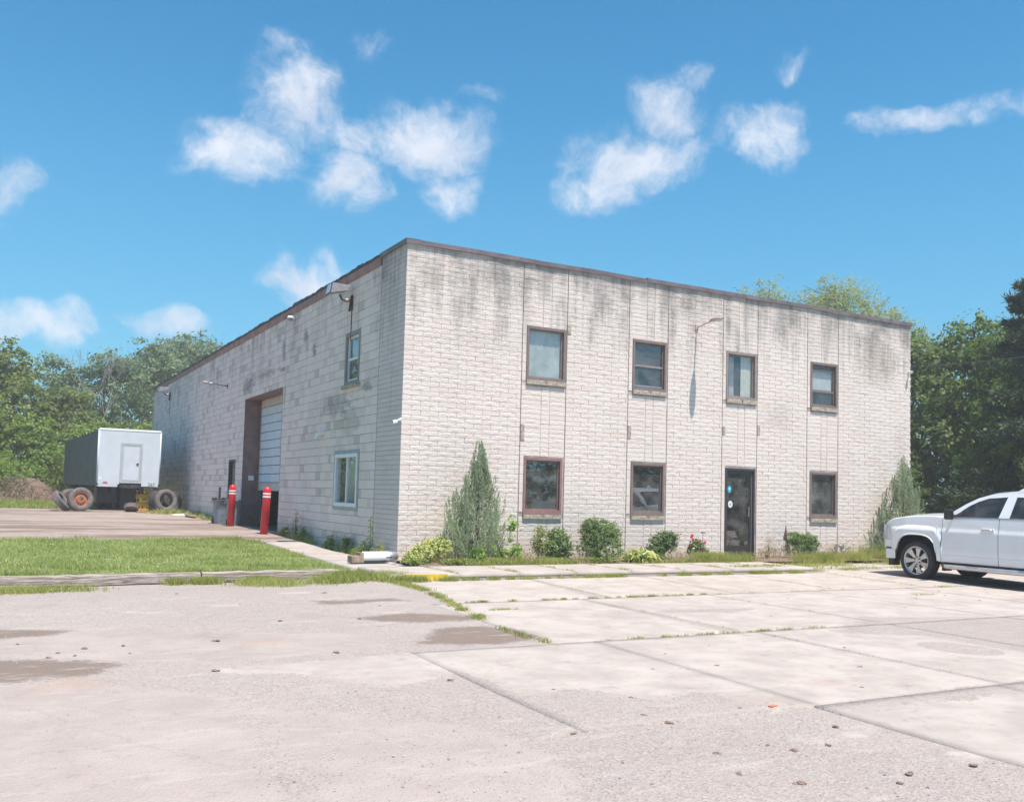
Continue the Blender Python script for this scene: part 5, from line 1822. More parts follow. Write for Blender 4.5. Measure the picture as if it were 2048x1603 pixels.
def lobes_for(seed, h, w, base, n, top=1.0):
    rr = random.Random(seed)
    out = []
    for i in range(n):
        t = (i + .5) / n
        z = base + (h - base) * t
        env = w * math.sin(math.pi * min(.97, .22 + .72 * t)) ** .8 * top
        a = i * 2.4 + rr.uniform(-.5, .5)
        rad = env * rr.uniform(.35, .8) * (1 - .5 * (t > .85))
        s = w * rr.uniform(.30, .50)
        out.append((rad * math.cos(a), rad * math.sin(a), z - s * .5, s, s * rr.uniform(.6, .85)))
    return out


KINDS = {
    # key: (height, half width, crown base, lobes, leaves, leaf size, leaf mat, bark, trunk, clump size, shell, leaf narrowness)
    'broad': (10.0, 4.6, 1.6, 17, 17000, .15, 'leaf_mid', 'bark', .30, .42, .45, .55),
    'tall': (12.0, 5.2, 2.5, 19, 18000, .15, 'leaf_blue', 'bark', .32, .5, .4, .5),
    'bright': (7.0, 4.0, .6, 14, 12000, .15, 'leaf_bright', 'bark', .18, .42, .5, .55),
    'dark': (9.5, 3.8, .5, 22, 17000, .125, 'leaf_dark', 'bark', .22, .46, .45, .55),
    'locust': (14.8, 5.0, 6.0, 21, 42000, .085, 'leaf_pale', 'bark', .22, .45, .3, .42),
    'airy': (8.5, 2.2, 4.5, 7, 2600, .13, 'leaf_blue', 'bark', .14, .5, .3, .45),
}
PROTO = {}


def tree(kind, loc, s, rz, label, cat='tree', group='trees', name=None, sz=None, var=0):
    key = (kind, var)
    if key not in PROTO:
        h, w, base, nl, n, leaf, mat, bark, tr_, cs, sh, nar = KINDS[kind]
        sd = hash(kind) % 1 + len(kind) * 17 + var * 101 + ord(kind[0])
        o = empty(name or {'broad': 'maple_tree', 'tall': 'ash_tree', 'bright': 'boxelder_tree', 'dark': 'oak_tree', 'locust': 'locust_tree', 'airy': 'sapling_tree'}[kind])
        tree_parts(o, h, w, lobes_for(sd, h, w, base, nl), n, leaf, M[mat], M[bark], sd, tr_, 26, cs, sh, narrow=nar)
        PROTO[key] = o
    else:
        o = copy_tree(PROTO[key])
    o.location = loc; o.rotation_euler = (0, 0, rz); o.scale = (s, s, (sz or s))
    for k_ in ('label', 'category', 'group'):
        if k_ in o: del o[k_]
    return tag(o, label, cat, group)


LG = 'trees behind the lot on the left'
tree('broad', (-11.5, 49, .5), 1.05, .3, 'dark topped tree cut by the left edge of the photograph', group=LG)
tree('broad', (-6.9, 47.0, .5), .90, 1.9, 'mid green tree just right of the tall one at the left edge', group=LG, var=1)
tree('airy', (-3.7, 58, .6), 1.22, .8, 'thin airy tree with see-through crown standing against the sky', group=LG)
tree('bright', (-8.8, 39, .5), .86, 2.2, 'bright green bushy tree low at the left edge', group=LG)
tree('broad', (-3.2, 47.5, .55), .70, 4.0, 'lower mid green tree left of the trailer top', group=LG)
tree('bright', (-5.6, 41, .5), .66, .5, 'bright yellow green young tree behind the dirt heap', group=LG, var=1)
tree('tall', (-.6, 55, .6), .86, 1.0, 'tall rounded tree above the trailer', group=LG)
tree('bright', (-1.9, 44, .55), .66, 5.0, 'olive green young tree directly behind the trailer roof', group=LG)
tree('tall', (4.2, 66, .6), 1.10, 2.7, 'tall grey green tree left of the side wall top', group=LG, var=1)
tree('tall', (8.7, 70, .6), 1.24, 4.4, 'tall pale green tree rising over the side wall fascia', group=LG)
tree('tall', (13.0, 74, .6), 1.22, 5.4, 'tall tree just showing over the side wall', group=LG)
tree('bright', (1.2, 52, .55), .74, 3.5, 'yellow green tree between trailer and block wall', group=LG, var=1)
tree('broad', (-16, 52, .5), 1.1, 3.3, 'tree standing farther off to the left, outside the photograph', group=LG, var=1)
tree('broad', (-22, 50, .5), 1.0, .3, 'leftmost tree of the row behind the lot', group=LG)
RG = 'trees right of the building'
tree('dark', (30.5, 12.2, .1), 1.02, .2, 'dark leafy tree right against the right corner of the building', group=RG)
tree('dark', (33.2, 10.2, .1), 1.10, 2.1, 'sunlit topped tree second from the building corner', group=RG, var=1)
tree('dark', (30.8, 6.4, .05), 1.02, 3.9, 'dark leafy tree behind the pickup bonnet', group=RG)
tree('dark', (27.6, 3.4, 0), .80, 5.1, 'lower dark tree behind the pickup cab', group=RG, var=1)
tree('dark', (36.5, 6.0, 0), 1.15, 1.4, 'tall dark tree deeper in behind the pickup', group=RG)
tree('dark', (31, -1.5, -.1), 1.0, 2.9, 'dark tree just outside the right edge of the photograph', group=RG, var=1)
tree('dark', (27.5, 14.6, .1), .42, .9, 'low dark shrubby tree at the foot of the right building corner', group=RG)
tree('dark', (25.6, 8.8, .1), .40, 4.1, 'low dark shrubby tree behind the juniper', group=RG, var=1)
tree('dark', (25.2, 4.9, .0), .38, 2.3, 'low dark shrubby tree behind the windscreen', group=RG)
tree('dark', (24.4, 1.2, .0), .38, 3.3, 'low dark shrubby tree behind the rear cab window', group=RG, var=1)
KINDS_LOC = 'locust trees behind the roof'
tree('locust', (35.3, 26.5, .3), 1.02, .6, 'pale feathery tree above the roof, left one of the pair', group=KINDS_LOC)
tree('locust', (38.6, 24.0, .3), 1.05, 2.9, 'pale feathery tree above the roof with the highest crown', group=KINDS_LOC)
tree('locust', (37.5, 19.3, .3), .86, 4.6, 'smaller pale feathery tree above the right end of the roof', group=KINDS_LOC)


def pine(loc, h, label, seed, group):
    r = np.random.RandomState(seed); rr = random.Random(seed)
    o = empty('pine_tree', loc, 0, label, 'tree', group)
    mb = MB(); mb.tube([(0, 0, -.1), (.1, 0, h * .5), (0, 0, h)], [.24, .15, .02], 8)
    cs_, ns_, ts_ = [], [], []
    for i in range(95):
        t = rr.uniform(.14, 1); z = h * t; ln = (1.1 - t) * h * .34 * rr.uniform(.6, 1.1) + .25
        a = rr.uniform(0, 6.28); d = np.array([math.cos(a), math.sin(a), rr.uniform(-.05, .25)])
        e = np.array([0, 0, z]) + d * ln
        mb.tube([(0, 0, z), tuple(e)], [.035, .008], 4, False)
        for k in range(9):
            c0 = np.array([0, 0, z]) + d * ln * (.25 + .80 * k / 8)
            m_ = 34
            q = unit(r.normal(size=(m_, 3)) + d * 1.2 + np.array([0, 0, .6]))
            cs_.append(c0 + q * r.uniform(.05, .22, (m_, 1)) + r.normal(size=(m_, 3)) * .07); ts_.append(q); ns_.append(unit(np.cross(q, r.normal(size=(m_, 3)))))
    mb.build('trunk', M['bark'], o)
    c = np.vstack(cs_); n_ = np.vstack(ns_); t_ = np.vstack(ts_)
    V, Q = leaf_quads(c, n_, t_, r.uniform(.09, .17, len(c)), r.uniform(.018, .03, len(c)))
    np_mesh('crown', V, Q, M['needle'], o)
    return o


pine((25.9, 2.9, 0), 9.6, 'dark pine at the right edge behind the pickup roof', 5, RG)

# bare dead tree and brush
o = empty('dead_tree', (-1.9, 50, .55), 0, 'bare dead tree with thin forked branches against the sky', 'tree')
mb = MB(); rr = random.Random(3)


def branch(mb, p, d, ln, r_, depth):
    q = p + d * ln
    mb.tube([p, (p + q) / 2 + Vector((rr.uniform(-.05, .05),) * 3) * ln, q], [r_, r_ * .8, r_ * .6], 5, False)
    if depth:
        for _ in range(rr.choice([2, 3])):
            nd = (d + Vector((rr.uniform(-.6, .6), rr.uniform(-.6, .6), rr.uniform(-.1, .5)))).normalized()
            branch(mb, q, nd, ln * .72, r_ * .6, depth - 1)


branch(mb, Vector((0, 0, 0)), Vector((.05, 0, 1)), 3.2, .11, 5)
mb.build('trunk', M['bark_pale'], o)


def bush(name, loc, lobes, n, leaf, mat, label, seed, cat='shrub', group=None, stems=6, nar=.5, cs=.10, shell=.45, clump=14, upb=.0, part='foliage'):
    r = np.random.RandomState(seed); rr = random.Random(seed)
    o = empty(name, loc, 0, label, cat, group)
    mb = MB()
    for _ in range(stems):
        l = rr.choice(lobes); e = Vector(l[:3]) + Vector((rr.uniform(-.5, .5) * l[3], rr.uniform(-.5, .5) * l[3], l[4] * .4))
        mb.tube([(rr.uniform(-.05, .05), rr.uniform(-.05, .05), -.03), tuple(e * .5 + Vector((0, 0, .02))), tuple(e)], [.014, .010, .004], 5)
    mb.build('stem', M['bark'], o)
    c, nr = crown_points(r, lobes, n, clump, cs, shell)
    c[:, 2] = np.maximum(c[:, 2], .015 + r.uniform(0, .04, n))
    t = r.normal(size=(n, 3)) + np.array([0, 0, upb])
    a = leaf * r.uniform(.6, 1.3, n)
    V, Q = leaf_quads(c, nr, t, a, a * nar)
    np_mesh(part, V, Q, M[mat], o)
    return o


# undergrowth on the left, the dirt heap
UG = 'bright bushes below the trees on the left'
for i, (x, y, s, lb, mt) in enumerate(((-8.6, 34.6, 1.5, 'bright bush at the left edge above the pale road', 'leaf_bright'),
                                  (-6.9, 36.5, 1.9, 'rounded bright bush left of the dirt heap', 'leaf_bright'),
                                  (-5.6, 39.0, 2.2, 'yellow green bush directly behind the dirt heap', 'leaf_bright'),
                                  (-4.2, 40.0, 2.1, 'bright bush between dirt heap and trailer', 'leaf_mid'),
                                  (-2.6, 41.5, 2.3, 'pale green bush over the trailer roof line', 'leaf_pale'),
                                  (.4, 44, 2.9, 'yellow green bush by the rear corner of the wall', 'leaf_bright'),
                                  (-10.5, 37, 2.2, 'bush just outside the left edge', 'leaf_mid'))):
    bush('wild_bush', (x, y, gz(y)), [(rnd.uniform(-.7, .7) * s, rnd.uniform(-.6, .6) * s, s * rnd.uniform(.25, .8), s * rnd.uniform(.35, .55), s * rnd.uniform(.3, .45)) for _ in range(8)], 4600, .085, mt, lb, 40 + i, 'bush', UG, cs=.22)
r = np.random.RandomState(8)
P = []
for i in range(25):
    row = []
    for j in range(17):
        x, y = -1 + 2 * i / 24, -1 + 2 * j / 16
        z = 1.0 * max(0, (1 - (x * x + y * y))) ** .8 * (1 + .4 * math.sin(5 * x + 2 * y)) + r.uniform(-.05, .05)
        row.append((x * 2.4, y * 1.2, z * .95 if x * x + y * y < 1 else -.1))
    P.append(row)
dh = MB().grid(P).build('dirt_heap', M['soil'], None, recalc=False, loc=(-6.2, 34.4, gz(34.4) - .12))
tag(dh, 'brown heap of dirt and dead brush beyond the pale road on the left', 'heap')
c = np.stack([r.uniform(-2.2, 2.2, 3800), r.uniform(-1.1, 1.1, 3800), np.zeros(3800)], 1)
c[:, 2] = 1.0 * np.maximum(0, 1 - (c[:, 0] / 2.4) ** 2 - (c[:, 1] / 1.2) ** 2) ** .7 * r.uniform(.6, 1.35, 3800)
V, Q = leaf_quads(c, unit(r.normal(size=(3800, 3))), r.normal(size=(3800, 3)), r.uniform(.06, .26, 3800), r.uniform(.008, .02, 3800))
o = np_mesh('dead_brush', V, Q, M['brush'], dh)
bush('dead_bush', (-.9, 42.5, .5), [(rnd.uniform(-1.1, 1.1), rnd.uniform(-.8, .8), rnd.uniform(.9, 3.0), .7, .6) for _ in range(7)], 3200, .06, 'brush', 'greyish half dead bush above the trailer roof', 77, 'bush', cs=.3, stems=14)


# junipers: slim sprays sweeping up to a ragged spire
def juniper(loc, h, rad, label, seed, n_spray=230, tipn=1.0):
    r = np.random.RandomState(seed); rr = random.Random(seed)
    o = empty('juniper_shrub', loc, 0, label, 'shrub', 'tall junipers at the front wall')
    mb = MB(); mb.tube([(0, 0, -.05), (.02, 0, h * .45), (0, 0, h * .9)], [.05, .03, .006], 6)
    cs_, ts_, sz_ = [], [], []
    for i in range(n_spray):
        t = rr.random() ** 1.25
        a = rr.uniform(0, 6.283)
        tip_z = h * (.20 + .80 * t)
        env = rad * (1 - ((tip_z - .2 * h) / (.8 * h)) ** 1.08) * rr.uniform(.40, 1.12) + .02
        if tip_z < h * .38: env *= rr.uniform(.85, 1.0)
        tip = np.array([env * math.cos(a), env * math.sin(a) * .8, tip_z * rr.uniform(.86, 1.07)])
        base = np.array([tip[0] * rr.uniform(.35, .75), tip[1] * rr.uniform(.35, .75), max(.03, tip_z - rr.uniform(.45, .95) * min(1, h / 2.4))])
        ln = np.linalg.norm(tip - base)
        m_ = int(105 * ln / .7)
        u = r.random_sample(m_) ** .8
        curve = base + (tip - base) * u[:, None]
        curve += np.array([math.cos(a), math.sin(a), 0]) * (.08 * np.sin(u * math.pi))[:, None]
        off = r.normal(size=(m_, 3)) * (.045 * (1.15 - u))[:, None]
        cs_.append(curve + off)
        ts_.append(unit(np.tile((tip - base) / ln, (m_, 1)) + off * 9 + r.normal(size=(m_, 3)) * .22)); sz_.append(r.uniform(.018, .042, m_))
        if i % 5 == 0: mb.tube([tuple(base * .3 + np.array([0, 0, base[2] * .5])), tuple(base), tuple(tip * .97)], [.010, .007, .003], 4, False)
    mb.build('stem', M['bark'], o)
    c = np.vstack(cs_); t_ = np.vstack(ts_); s_ = np.concatenate(sz_)
    V, Q = leaf_quads(c, unit(np.cross(t_, r.normal(size=c.shape))), t_, s_, s_ * .22)
    np_mesh('foliage', V, Q, M['juniper'], o)
    return o


juniper((1.46, -.62, 0), 2.42, .90, 'tall grey green juniper spire left of the first ground floor window', 3, 250)
juniper((14.25, -.60, 0), 2.65, 1.05, 'tall juniper at the right end of the front behind the pickup nose', 4, 260)
bush('yellow_euonymus', (.36, -.78, 0), [(-.36, 0, .12, .20, .12), (-.1, -.05, .20, .25, .16), (.22, .02, .24, .22, .18), (.38, .1, .32, .16, .14), (.05, .1, .34, .16, .12), (-.2, .05, .28, .12, .10), (.2, 0, .42, .08, .12)], 6460, 0.024, 'varieg', 'yellow and green variegated bush at the building corner', 11, nar=.6, cs=.07)
bush('glossy_shrub', (3.33, -.62, 0), [(-.1, 0, .26, .24, .22), (.14, 0, .36, .24, .22), (.05, .05, .55, .20, .16), (.20, .05, .22, .2, .2)], 4940, 0.031, 'euonymus', 'glossy dark leaved shrub under the first ground floor window', 12, nar=.45, cs=.08)
bush('leafy_weed', (2.92, -.62, 0), [(0, 0, .25, .16, .2), (-.05, 0, .5, .12, .2), (.05, 0, .62, .10, .14)], 1100, .028, 'weed', 'pale green leggy weed beside the glossy shrub', 13, 'plant', nar=.35, cs=.09, upb=.6)
bush('yew_bush', (4.36, -.72, 0), [(-.26, 0, .30, .26, .24), (.10, 0, .40, .40, .32), (-.05, 0, .66, .36, .25), (.20, 0, .62, .32, .25), (.05, -.1, .25, .42, .24), (-.2, 0, .76, .18, .15), (0, 0, .5, .36, .3)], 17100, 0.020, 'yew', 'rounded dense green yew between the first two ground floor windows', 14, nar=.38, cs=.055, shell=.82, clump=20)
bush('shrub', (6.08, -.70, 0), [(-.2, 0, .28, .2, .2), (.12, 0, .38, .24, .2), (.0, 0, .50, .18, .14), (.24, 0, .50, .14, .12)], 3230, 0.040, 'euonymus', 'grey green narrow leaved shrub under the second ground floor window', 15, nar=.32, cs=.09, upb=.5)
bush('yew_bush', (10.34, -.72, 0), [(-.05, 0, .24, .34, .22), (.2, 0, .38, .32, .22), (-.22, 0, .52, .20, .16), (.30, 0, .48, .2, .16), (.05, 0, .42, .24, .18)], 12350, 0.020, 'yew', 'squat ragged yew right of the entrance door', 16, nar=.38, cs=.055, shell=.8, clump=20)
bush('vine', (1.95, -1.05, 0), [(-.65, 0, .22, .12, .14), (-.3, .1, .42, .08, .3), (.12, .1, .7, .07, .35), (-.1, 0, .20, .22, .12), (.2, 0, .3, .12, .16)], 700, .040, 'vine', 'bright green vine climbing through the first juniper', 17, 'plant', nar=.5, cs=.09)
bush('hosta', (5.18, -1.10, 0), [(-.16, 0, .10, .2, .10), (.2, 0, .10, .22, .12), (0, -.05, .14, .2, .10)], 627, 0.100, 'varieg', 'pale yellow striped hosta at the bed edge', 18, 'plant', nar=.28, cs=.12, upb=.3)
bush('dry_weed', (9.35, -.65, 0), [(0, 0, .20, .16, .16), (.05, 0, .42, .08, .2), (-.15, 0, .15, .15, .1), (.2, 0, .2, .12, .14)], 900, .022, 'dry', 'dry pinkish weeds between the door and the squat yew', 19, 'plant', nar=.3, cs=.08, upb=.8)
bush('dry_weed', (11.75, -.65, 0), [(0, 0, .30, .3, .2), (.4, 0, .25, .25, .2), (-.3, 0, .2, .2, .14)], 800, .020, 'dry', 'thin dry weeds under the right ground floor window', 20, 'plant', nar=.25, cs=.11, upb=.9)
bush('dry_weed', (12.95, -.6, 0), [(0, 0, .20, .25, .2), (.45, 0, .25, .25, .2)], 600, .022, 'weed', 'low weeds between right window and juniper', 21, 'plant', nar=.25, cs=.11, upb=.9)
# rose
ro = bush('rose_bush', (7.17, -.62, 0), [(-.1, 0, .20, .12, .14), (.12, 0, .22, .14, .14), (0, 0, .34, .12, .12)], 988, 0.035, 'euonymus', 'red flowering rose left of the entrance door', 22, nar=.5, cs=.08)
for k, (x, y, z) in enumerate(((-.19, -.03, .53), (-.12, .02, .56), (-.16, -.05, .48), (.02, -.04, .42), (.10, .0, .44), (.20, -.03, .38), (.26, .02, .40), (-.20, 0, .35), (.0, -.06, .27), (.06, .02, .36))):
    r = np.random.RandomState(50 + k); q = unit(r.normal(size=(16, 3)) + np.array([0, -.3, .5]))
    V, Q = leaf_quads(np.array([x, y, z]) + q * .020, q, r.normal(size=(16, 3)), r.uniform(.022, .034, 16), r.uniform(.018, .028, 16))
    np_mesh('rose_flower', V, Q, M['petal'], ro)
mb = MB().tube([(.16, 0, .1), (.18, 0, .62)], .006, 5); mb.obox((.18, 0, .63), (.05, 0, 0), (0, .02, 0), (0, 0, .014)); mb.build('seed_head', M['flag_brown'], ro)
# pennant on a stick
pn = empty('garden_pennant', (9.98, -.62, 0), 0, 'small faded maroon pennant on a stick beside the squat yew', 'flag')
MB().tube([(.07, 0, 0), (.0, 0, .80)], .006, 5).build('stick', M['wood'], pn)
MB().poly([(-.10, 0, .47), (.0, 0, .84), (.055, .02, .44)], (0, .006, 0)).build('cloth', M['flag_brown'], pn)
# fittings at the wall foot
for x, lb in ((2.25, 'grey downpipe shoe in the bed right of the first juniper'), (12.4, 'grey pipe fitting low on the wall below the right window')):
    f = empty('pipe_fitting', (x, -.20, .0), 0, lb, 'pipe')
    MB().tube([(0, .18, .30), (0, .05, .28), (0, .0, .18), (0, -.12, .06)], .045, 10).build('pipe', M['galv'], f, smooth=True)
    MB().lathe([(.0, -.03), (.07, -.03), (.07, .03), (0, .03)], 14, (0, .02, .27)).build('collar', M['galv'], f)
# tall weed with drooping leaves and others along the side wall
tw_ = empty('pokeweed', (-.17, 1.08, .0), 0, 'tall single stemmed weed with drooping leaves at the side wall near the corner', 'plant')
MB().tube([(0, 0, 0), (.01, .02, .5), (-.01, 0, .86)], [.012, .009, .004], 6).build('stem', M['weed'], tw_)
rr = random.Random(6)
for k in range(26):
    z = .14 + .72 * k / 25; a = k * 2.4; ln = .075 * (1.2 - .4 * k / 25); c_, s_ = math.cos(a), math.sin(a)
    pts = [(c_ * .01, s_ * .01, z), (c_ * ln * .55 - s_ * .018, s_ * ln * .55 + c_ * .018, z + .012), (c_ * ln * 1.15, s_ * ln * 1.15, z - .045), (c_ * ln * .55 + s_ * .018, s_ * ln * .55 - c_ * .018, z + .012)]
    MB().add(pts, [(0, 1, 2), (0, 2, 3)]).build('leaf', M['euonymus'], tw_, recalc=False)
SW = 'weed clumps at the foot of the side wall'
for i, (y, h, n, mt, lb) in enumerate(((.55, .42, 420, 'tuft_blade', 'dry grassy weed clump by the near corner of the side wall'), (1.5, .35, 700, 'weed', 'leafy weed clump around the tall weed'), (2.6, .42, 900, 'weed', 'weed clump below the white framed window'),
                                   (3.7, .32, 700, 'weed', 'low spreading weeds left of the white framed window'), (5.9, .40, 800, 'weed', 'weed clump halfway to the overhead door'), (6.65, .85, 420, 'dry', 'tall thin dry weed stalk nearest the overhead door'), (7.6, .25, 500, 'weed', 'low weeds beside the overhead door'))):
    bush('wall_weed', (-.17, y, gz(y)), [(-.03, -.12, h * .3, .12, h * .3), (-.03, .14, h * .28, .13, h * .26), (0, 0, h * .65, .07, h * .35)], n, .026, mt, lb, 90 + i, 'plant', SW, nar=.35, cs=.09, upb=.9)


# ---- grass
def blades(name, pts, hgt, wid, mat, label=None, lean=.45, parent=None, kind='stuff', seed=1):
    """pts (n,3) roots; hgt array"""
    r = np.random.RandomState(seed)
    n = len(pts)
    a = r.uniform(0, 6.283, n)
    side = np.stack([np.cos(a), np.sin(a), np.zeros(n)], 1) * (np.asarray(wid).reshape(-1, 1) * .5)
    ld = r.normal(size=(n, 3)) * lean; ld[:, 2] = 0
    h = np.asarray(hgt).reshape(-1, 1)
    tip = pts + np.array([0, 0, 1.0]) * h + ld * h
    mid = pts + np.array([0, 0, .55]) * h + ld * h * .35
    V = np.stack([pts - side, pts + side, mid + side * .8, tip, mid - side * .8], 1).reshape(-1, 3)
    b = np.arange(n) * 5
    Q = np.vstack([np.stack([b, b + 1, b + 2, b + 4], 1), np.stack([b + 4, b + 2, b + 3, b + 3], 1)])
    me = bpy.data.meshes.new(name)
    Qa = np.stack([b, b + 1, b + 2, b + 4], 1); Ta = np.stack([b + 4, b + 2, b + 3], 1)
    me.vertices.add(len(V)); me.vertices.foreach_set('co', V.astype(np.float32).ravel())
    loops = np.concatenate([Qa.ravel(), Ta.ravel()]).astype(np.int32)
    me.loops.add(len(loops)); me.loops.foreach_set('vertex_index', loops)
    me.polygons.add(2 * n)
    ls = np.concatenate([np.arange(n) * 4, 4 * n + np.arange(n) * 3]).astype(np.int32)
    me.polygons.foreach_set('loop_start', ls)
    me.update(calc_edges=True)
    me.materials.append(mat)
    o = bpy.data.objects.new(name, me); C.objects.link(o)
    if parent: o.parent = parent
    return tag(o, label, kind=kind)


r = np.random.RandomState(21)
n = 105000
# lawn, denser close to the camera side
y = -1.70 + 8.0 * r.random_sample(n) ** 1.25
x = -13.0 + (13.0 - 1.40) * r.random_sample(n) ** .62
edge = -1.42 - .03 * (4 - y) + .06 * np.sin(y * 5) - .12 * np.maximum(0, y - 4.5) ** 1.5
ok = (x < edge) & (y < 5.95 + .08 * (x + 7) * .3 + .1 * np.sin(x * 3))
x, y = x[ok], y[ok]
zz = np.interp(y, PZ_Y, PZ_Z)
tuft = .6 + .8 * (np.sin(x * 2.1 + 3 * np.sin(y * 1.3)) * np.sin(y * 2.7) > .2)
hh = r.uniform(.035, .085, len(x)) * tuft
hh[y > 5.3] *= 1.4
blades('grass', np.stack([x, y, zz - .004], 1), hh, r.uniform(.008, .016, len(x)), M['lawn_blade'], 'short mown lawn grass behind the timber edging', .5)


k_ = 150
cx = -9.5 + 8 * r.random_sample(k_); cy = -1.5 + 6.6 * r.random_sample(k_)
q = unit(r.normal(size=(k_ * 7, 3)) + np.array([0, 0, .4]))
cc = np.repeat(np.stack([cx, cy, np.interp(cy, PZ_Y, PZ_Z) + r.uniform(.05, .085, k_)], 1), 7, 0) + q * .007
V, Q = leaf_quads(cc, q, r.normal(size=cc.shape), r.uniform(.006, .010, len(cc)), r.uniform(.004, .007, len(cc)))
tag(np_mesh('clover_flowers', V, Q, M['white_plastic']), 'white clover heads dotted through the lawn', kind='stuff')


def strip_pts(r, path, width, n, clump=.0, zf=lot_z):
    path = np.array(path, float)
    seg = np.linalg.norm(np.diff(path, axis=0), axis=1); cum = np.concatenate([[0], np.cumsum(seg)])
    if clump:
        nc = max(2, int(cum[-1] / clump)); cs_ = r.uniform(0, cum[-1], nc); s = cs_[r.randint(0, nc, n)] + r.normal(size=n) * clump * .25
    else:
        s = r.uniform(0, cum[-1], n)
    s = np.clip(s, 0, cum[-1])
    p = np.stack([np.interp(s, cum, path[:, 0]), np.interp(s, cum, path[:, 1])], 1) + r.normal(size=(n, 2)) * width
    return np.column_stack([p, zf(p[:, 0], p[:, 1]) - .01])


allp, allh, allw = [], [], []


def add(p, h0, h1, w0=.006, w1=.012, rs_=r):
    allp.append(p); allh.append(rs_.uniform(h0, h1, len(p))); allw.append(rs_.uniform(w0, w1, len(p)))


zlow = lot_z
zflat = lambda x, y: 0 * x - .0
# shaggy verge in front of the timbers, widening to the right
add(strip_pts(r, [(-9.5, -2.95), (-7.0, -2.85), (-6.0, -2.65), (-5.4, -2.45)], .17, 5200, .30, zlow), .04, .12)
add(strip_pts(r, [(-4.6, -2.1), (-3.6, -2.06), (-2.6, -2.15)], .08, 2600, .3, zlow), .05, .15)
add(strip_pts(r, [(-3.4, -2.35), (-2.7, -2.65), (-2.1, -2.5), (-1.5, -2.35)], .20, 4600, .22, zlow), .05, .15)
add(strip_pts(r, [(-1.9, -1.95), (-1.3, -2.5), (-1.15, -3.0)], .15, 3400, .25, zlow), .06, .19)
add(strip_pts(r, [(-1.25, -3.0), (-1.2, -4.2), (-1.35, -5.2), (-1.6, -6.3), (-1.75, -7.1)], .05, 2400, .12), .02, .075)
add(strip_pts(r, [(-1.75, -7.1), (-1.95, -8.3), (-1.9, -9.0)], .03, 300, .4), .02, .06)
# kerb foot
add(strip_pts(r, [(-1.2, -3.1), (-.2, -3.1)], .05, 900, .2, zlow), .05, .14)
add(strip_pts(r, [(-1.1, -3.06), (.3, -3.07), (2.4, -3.06), (8.3, -3.05)], .035, 4600, .16, zlow), .025, .10)
# joints
for path, n_, w_ in (([(-1.2, -5.61), (1.2, -5.61), (3.2, -5.61)], 2300, .022), ([(3.2, -5.61), (6.4, -5.61)], 260, .02), ([(-1.3, -6.4), (-.55, -6.42)], 260, .02),
                     ([(-1.4, -9.13), (2.4, -9.13)], 900, .02), ([(1.3, -5.55), (1.3, -3.2)], 60, .02), ([(3.8, -5.55), (3.8, -3.2)], 60, .02),
                     ([(.78, -9.0), (.78, -6.0)], 60, .015), ([(6.2, -5.5), (6.2, -3.3)], 120, .03), ([(3.2, -6), (3.2, -8)], 50, .02), ([(8.6, -5.5), (8.6, -3.0)], 220, .05),
                     ([(.85, -9.3), (.8, -12.3)], 40, .01), ([(8.8, -5.7), (9.7, -5.7)], 240, .06), ([(7.0, -6.6), (7.6, -6.6)], 140, .05)):
    add(strip_pts(r, path, w_, n_, .09), .012, .050, .004, .008)
# walk joints and the strip at the door
for a in sx[1:-1]:
    add(strip_pts(r, [(a, -2.9), (a, -1.4)], .03, 170, .2, zflat), .02, .07, .004, .008)
add(strip_pts(r, [(6.2, -2.6), (8.3, -2.4)], .12, 700, .3, zflat), .02, .07)
# bed front fringe and tall grass by the door and the right window
add(strip_pts(r, [(.6, -1.30), (3.0, -1.26), (8.2, -1.28)], .055, 5200, .25, zflat), .04, .13)
add(strip_pts(r, [(6.6, -1.0), (7.6, -1.0), (8.35, -1.05)], .16, 3200, .2, zflat), .10, .27, .005, .010)
add(strip_pts(r, [(9.9, -1.2), (11.2, -1.1), (13.4, -1.1)], .16, 5200, .25, zflat), .08, .26, .005, .010)
add(strip_pts(r, [(1.4, -1.15), (2.4, -1.1), (3.2, -1.05)], .12, 1700, .25, zflat), .06, .20, .005, .010)
add(strip_pts(r, [(8.5, -1.9), (11.0, -1.7), (15.2, -1.6)], .25, 3600, .4, lambda x, y: 0 * x - .08), .05, .16)
add(strip_pts(r, [(8.6, -2.7), (12.5, -2.35), (15, -2.3)], .10, 1500, .4, lambda x, y: 0 * x - .12), .03, .12)
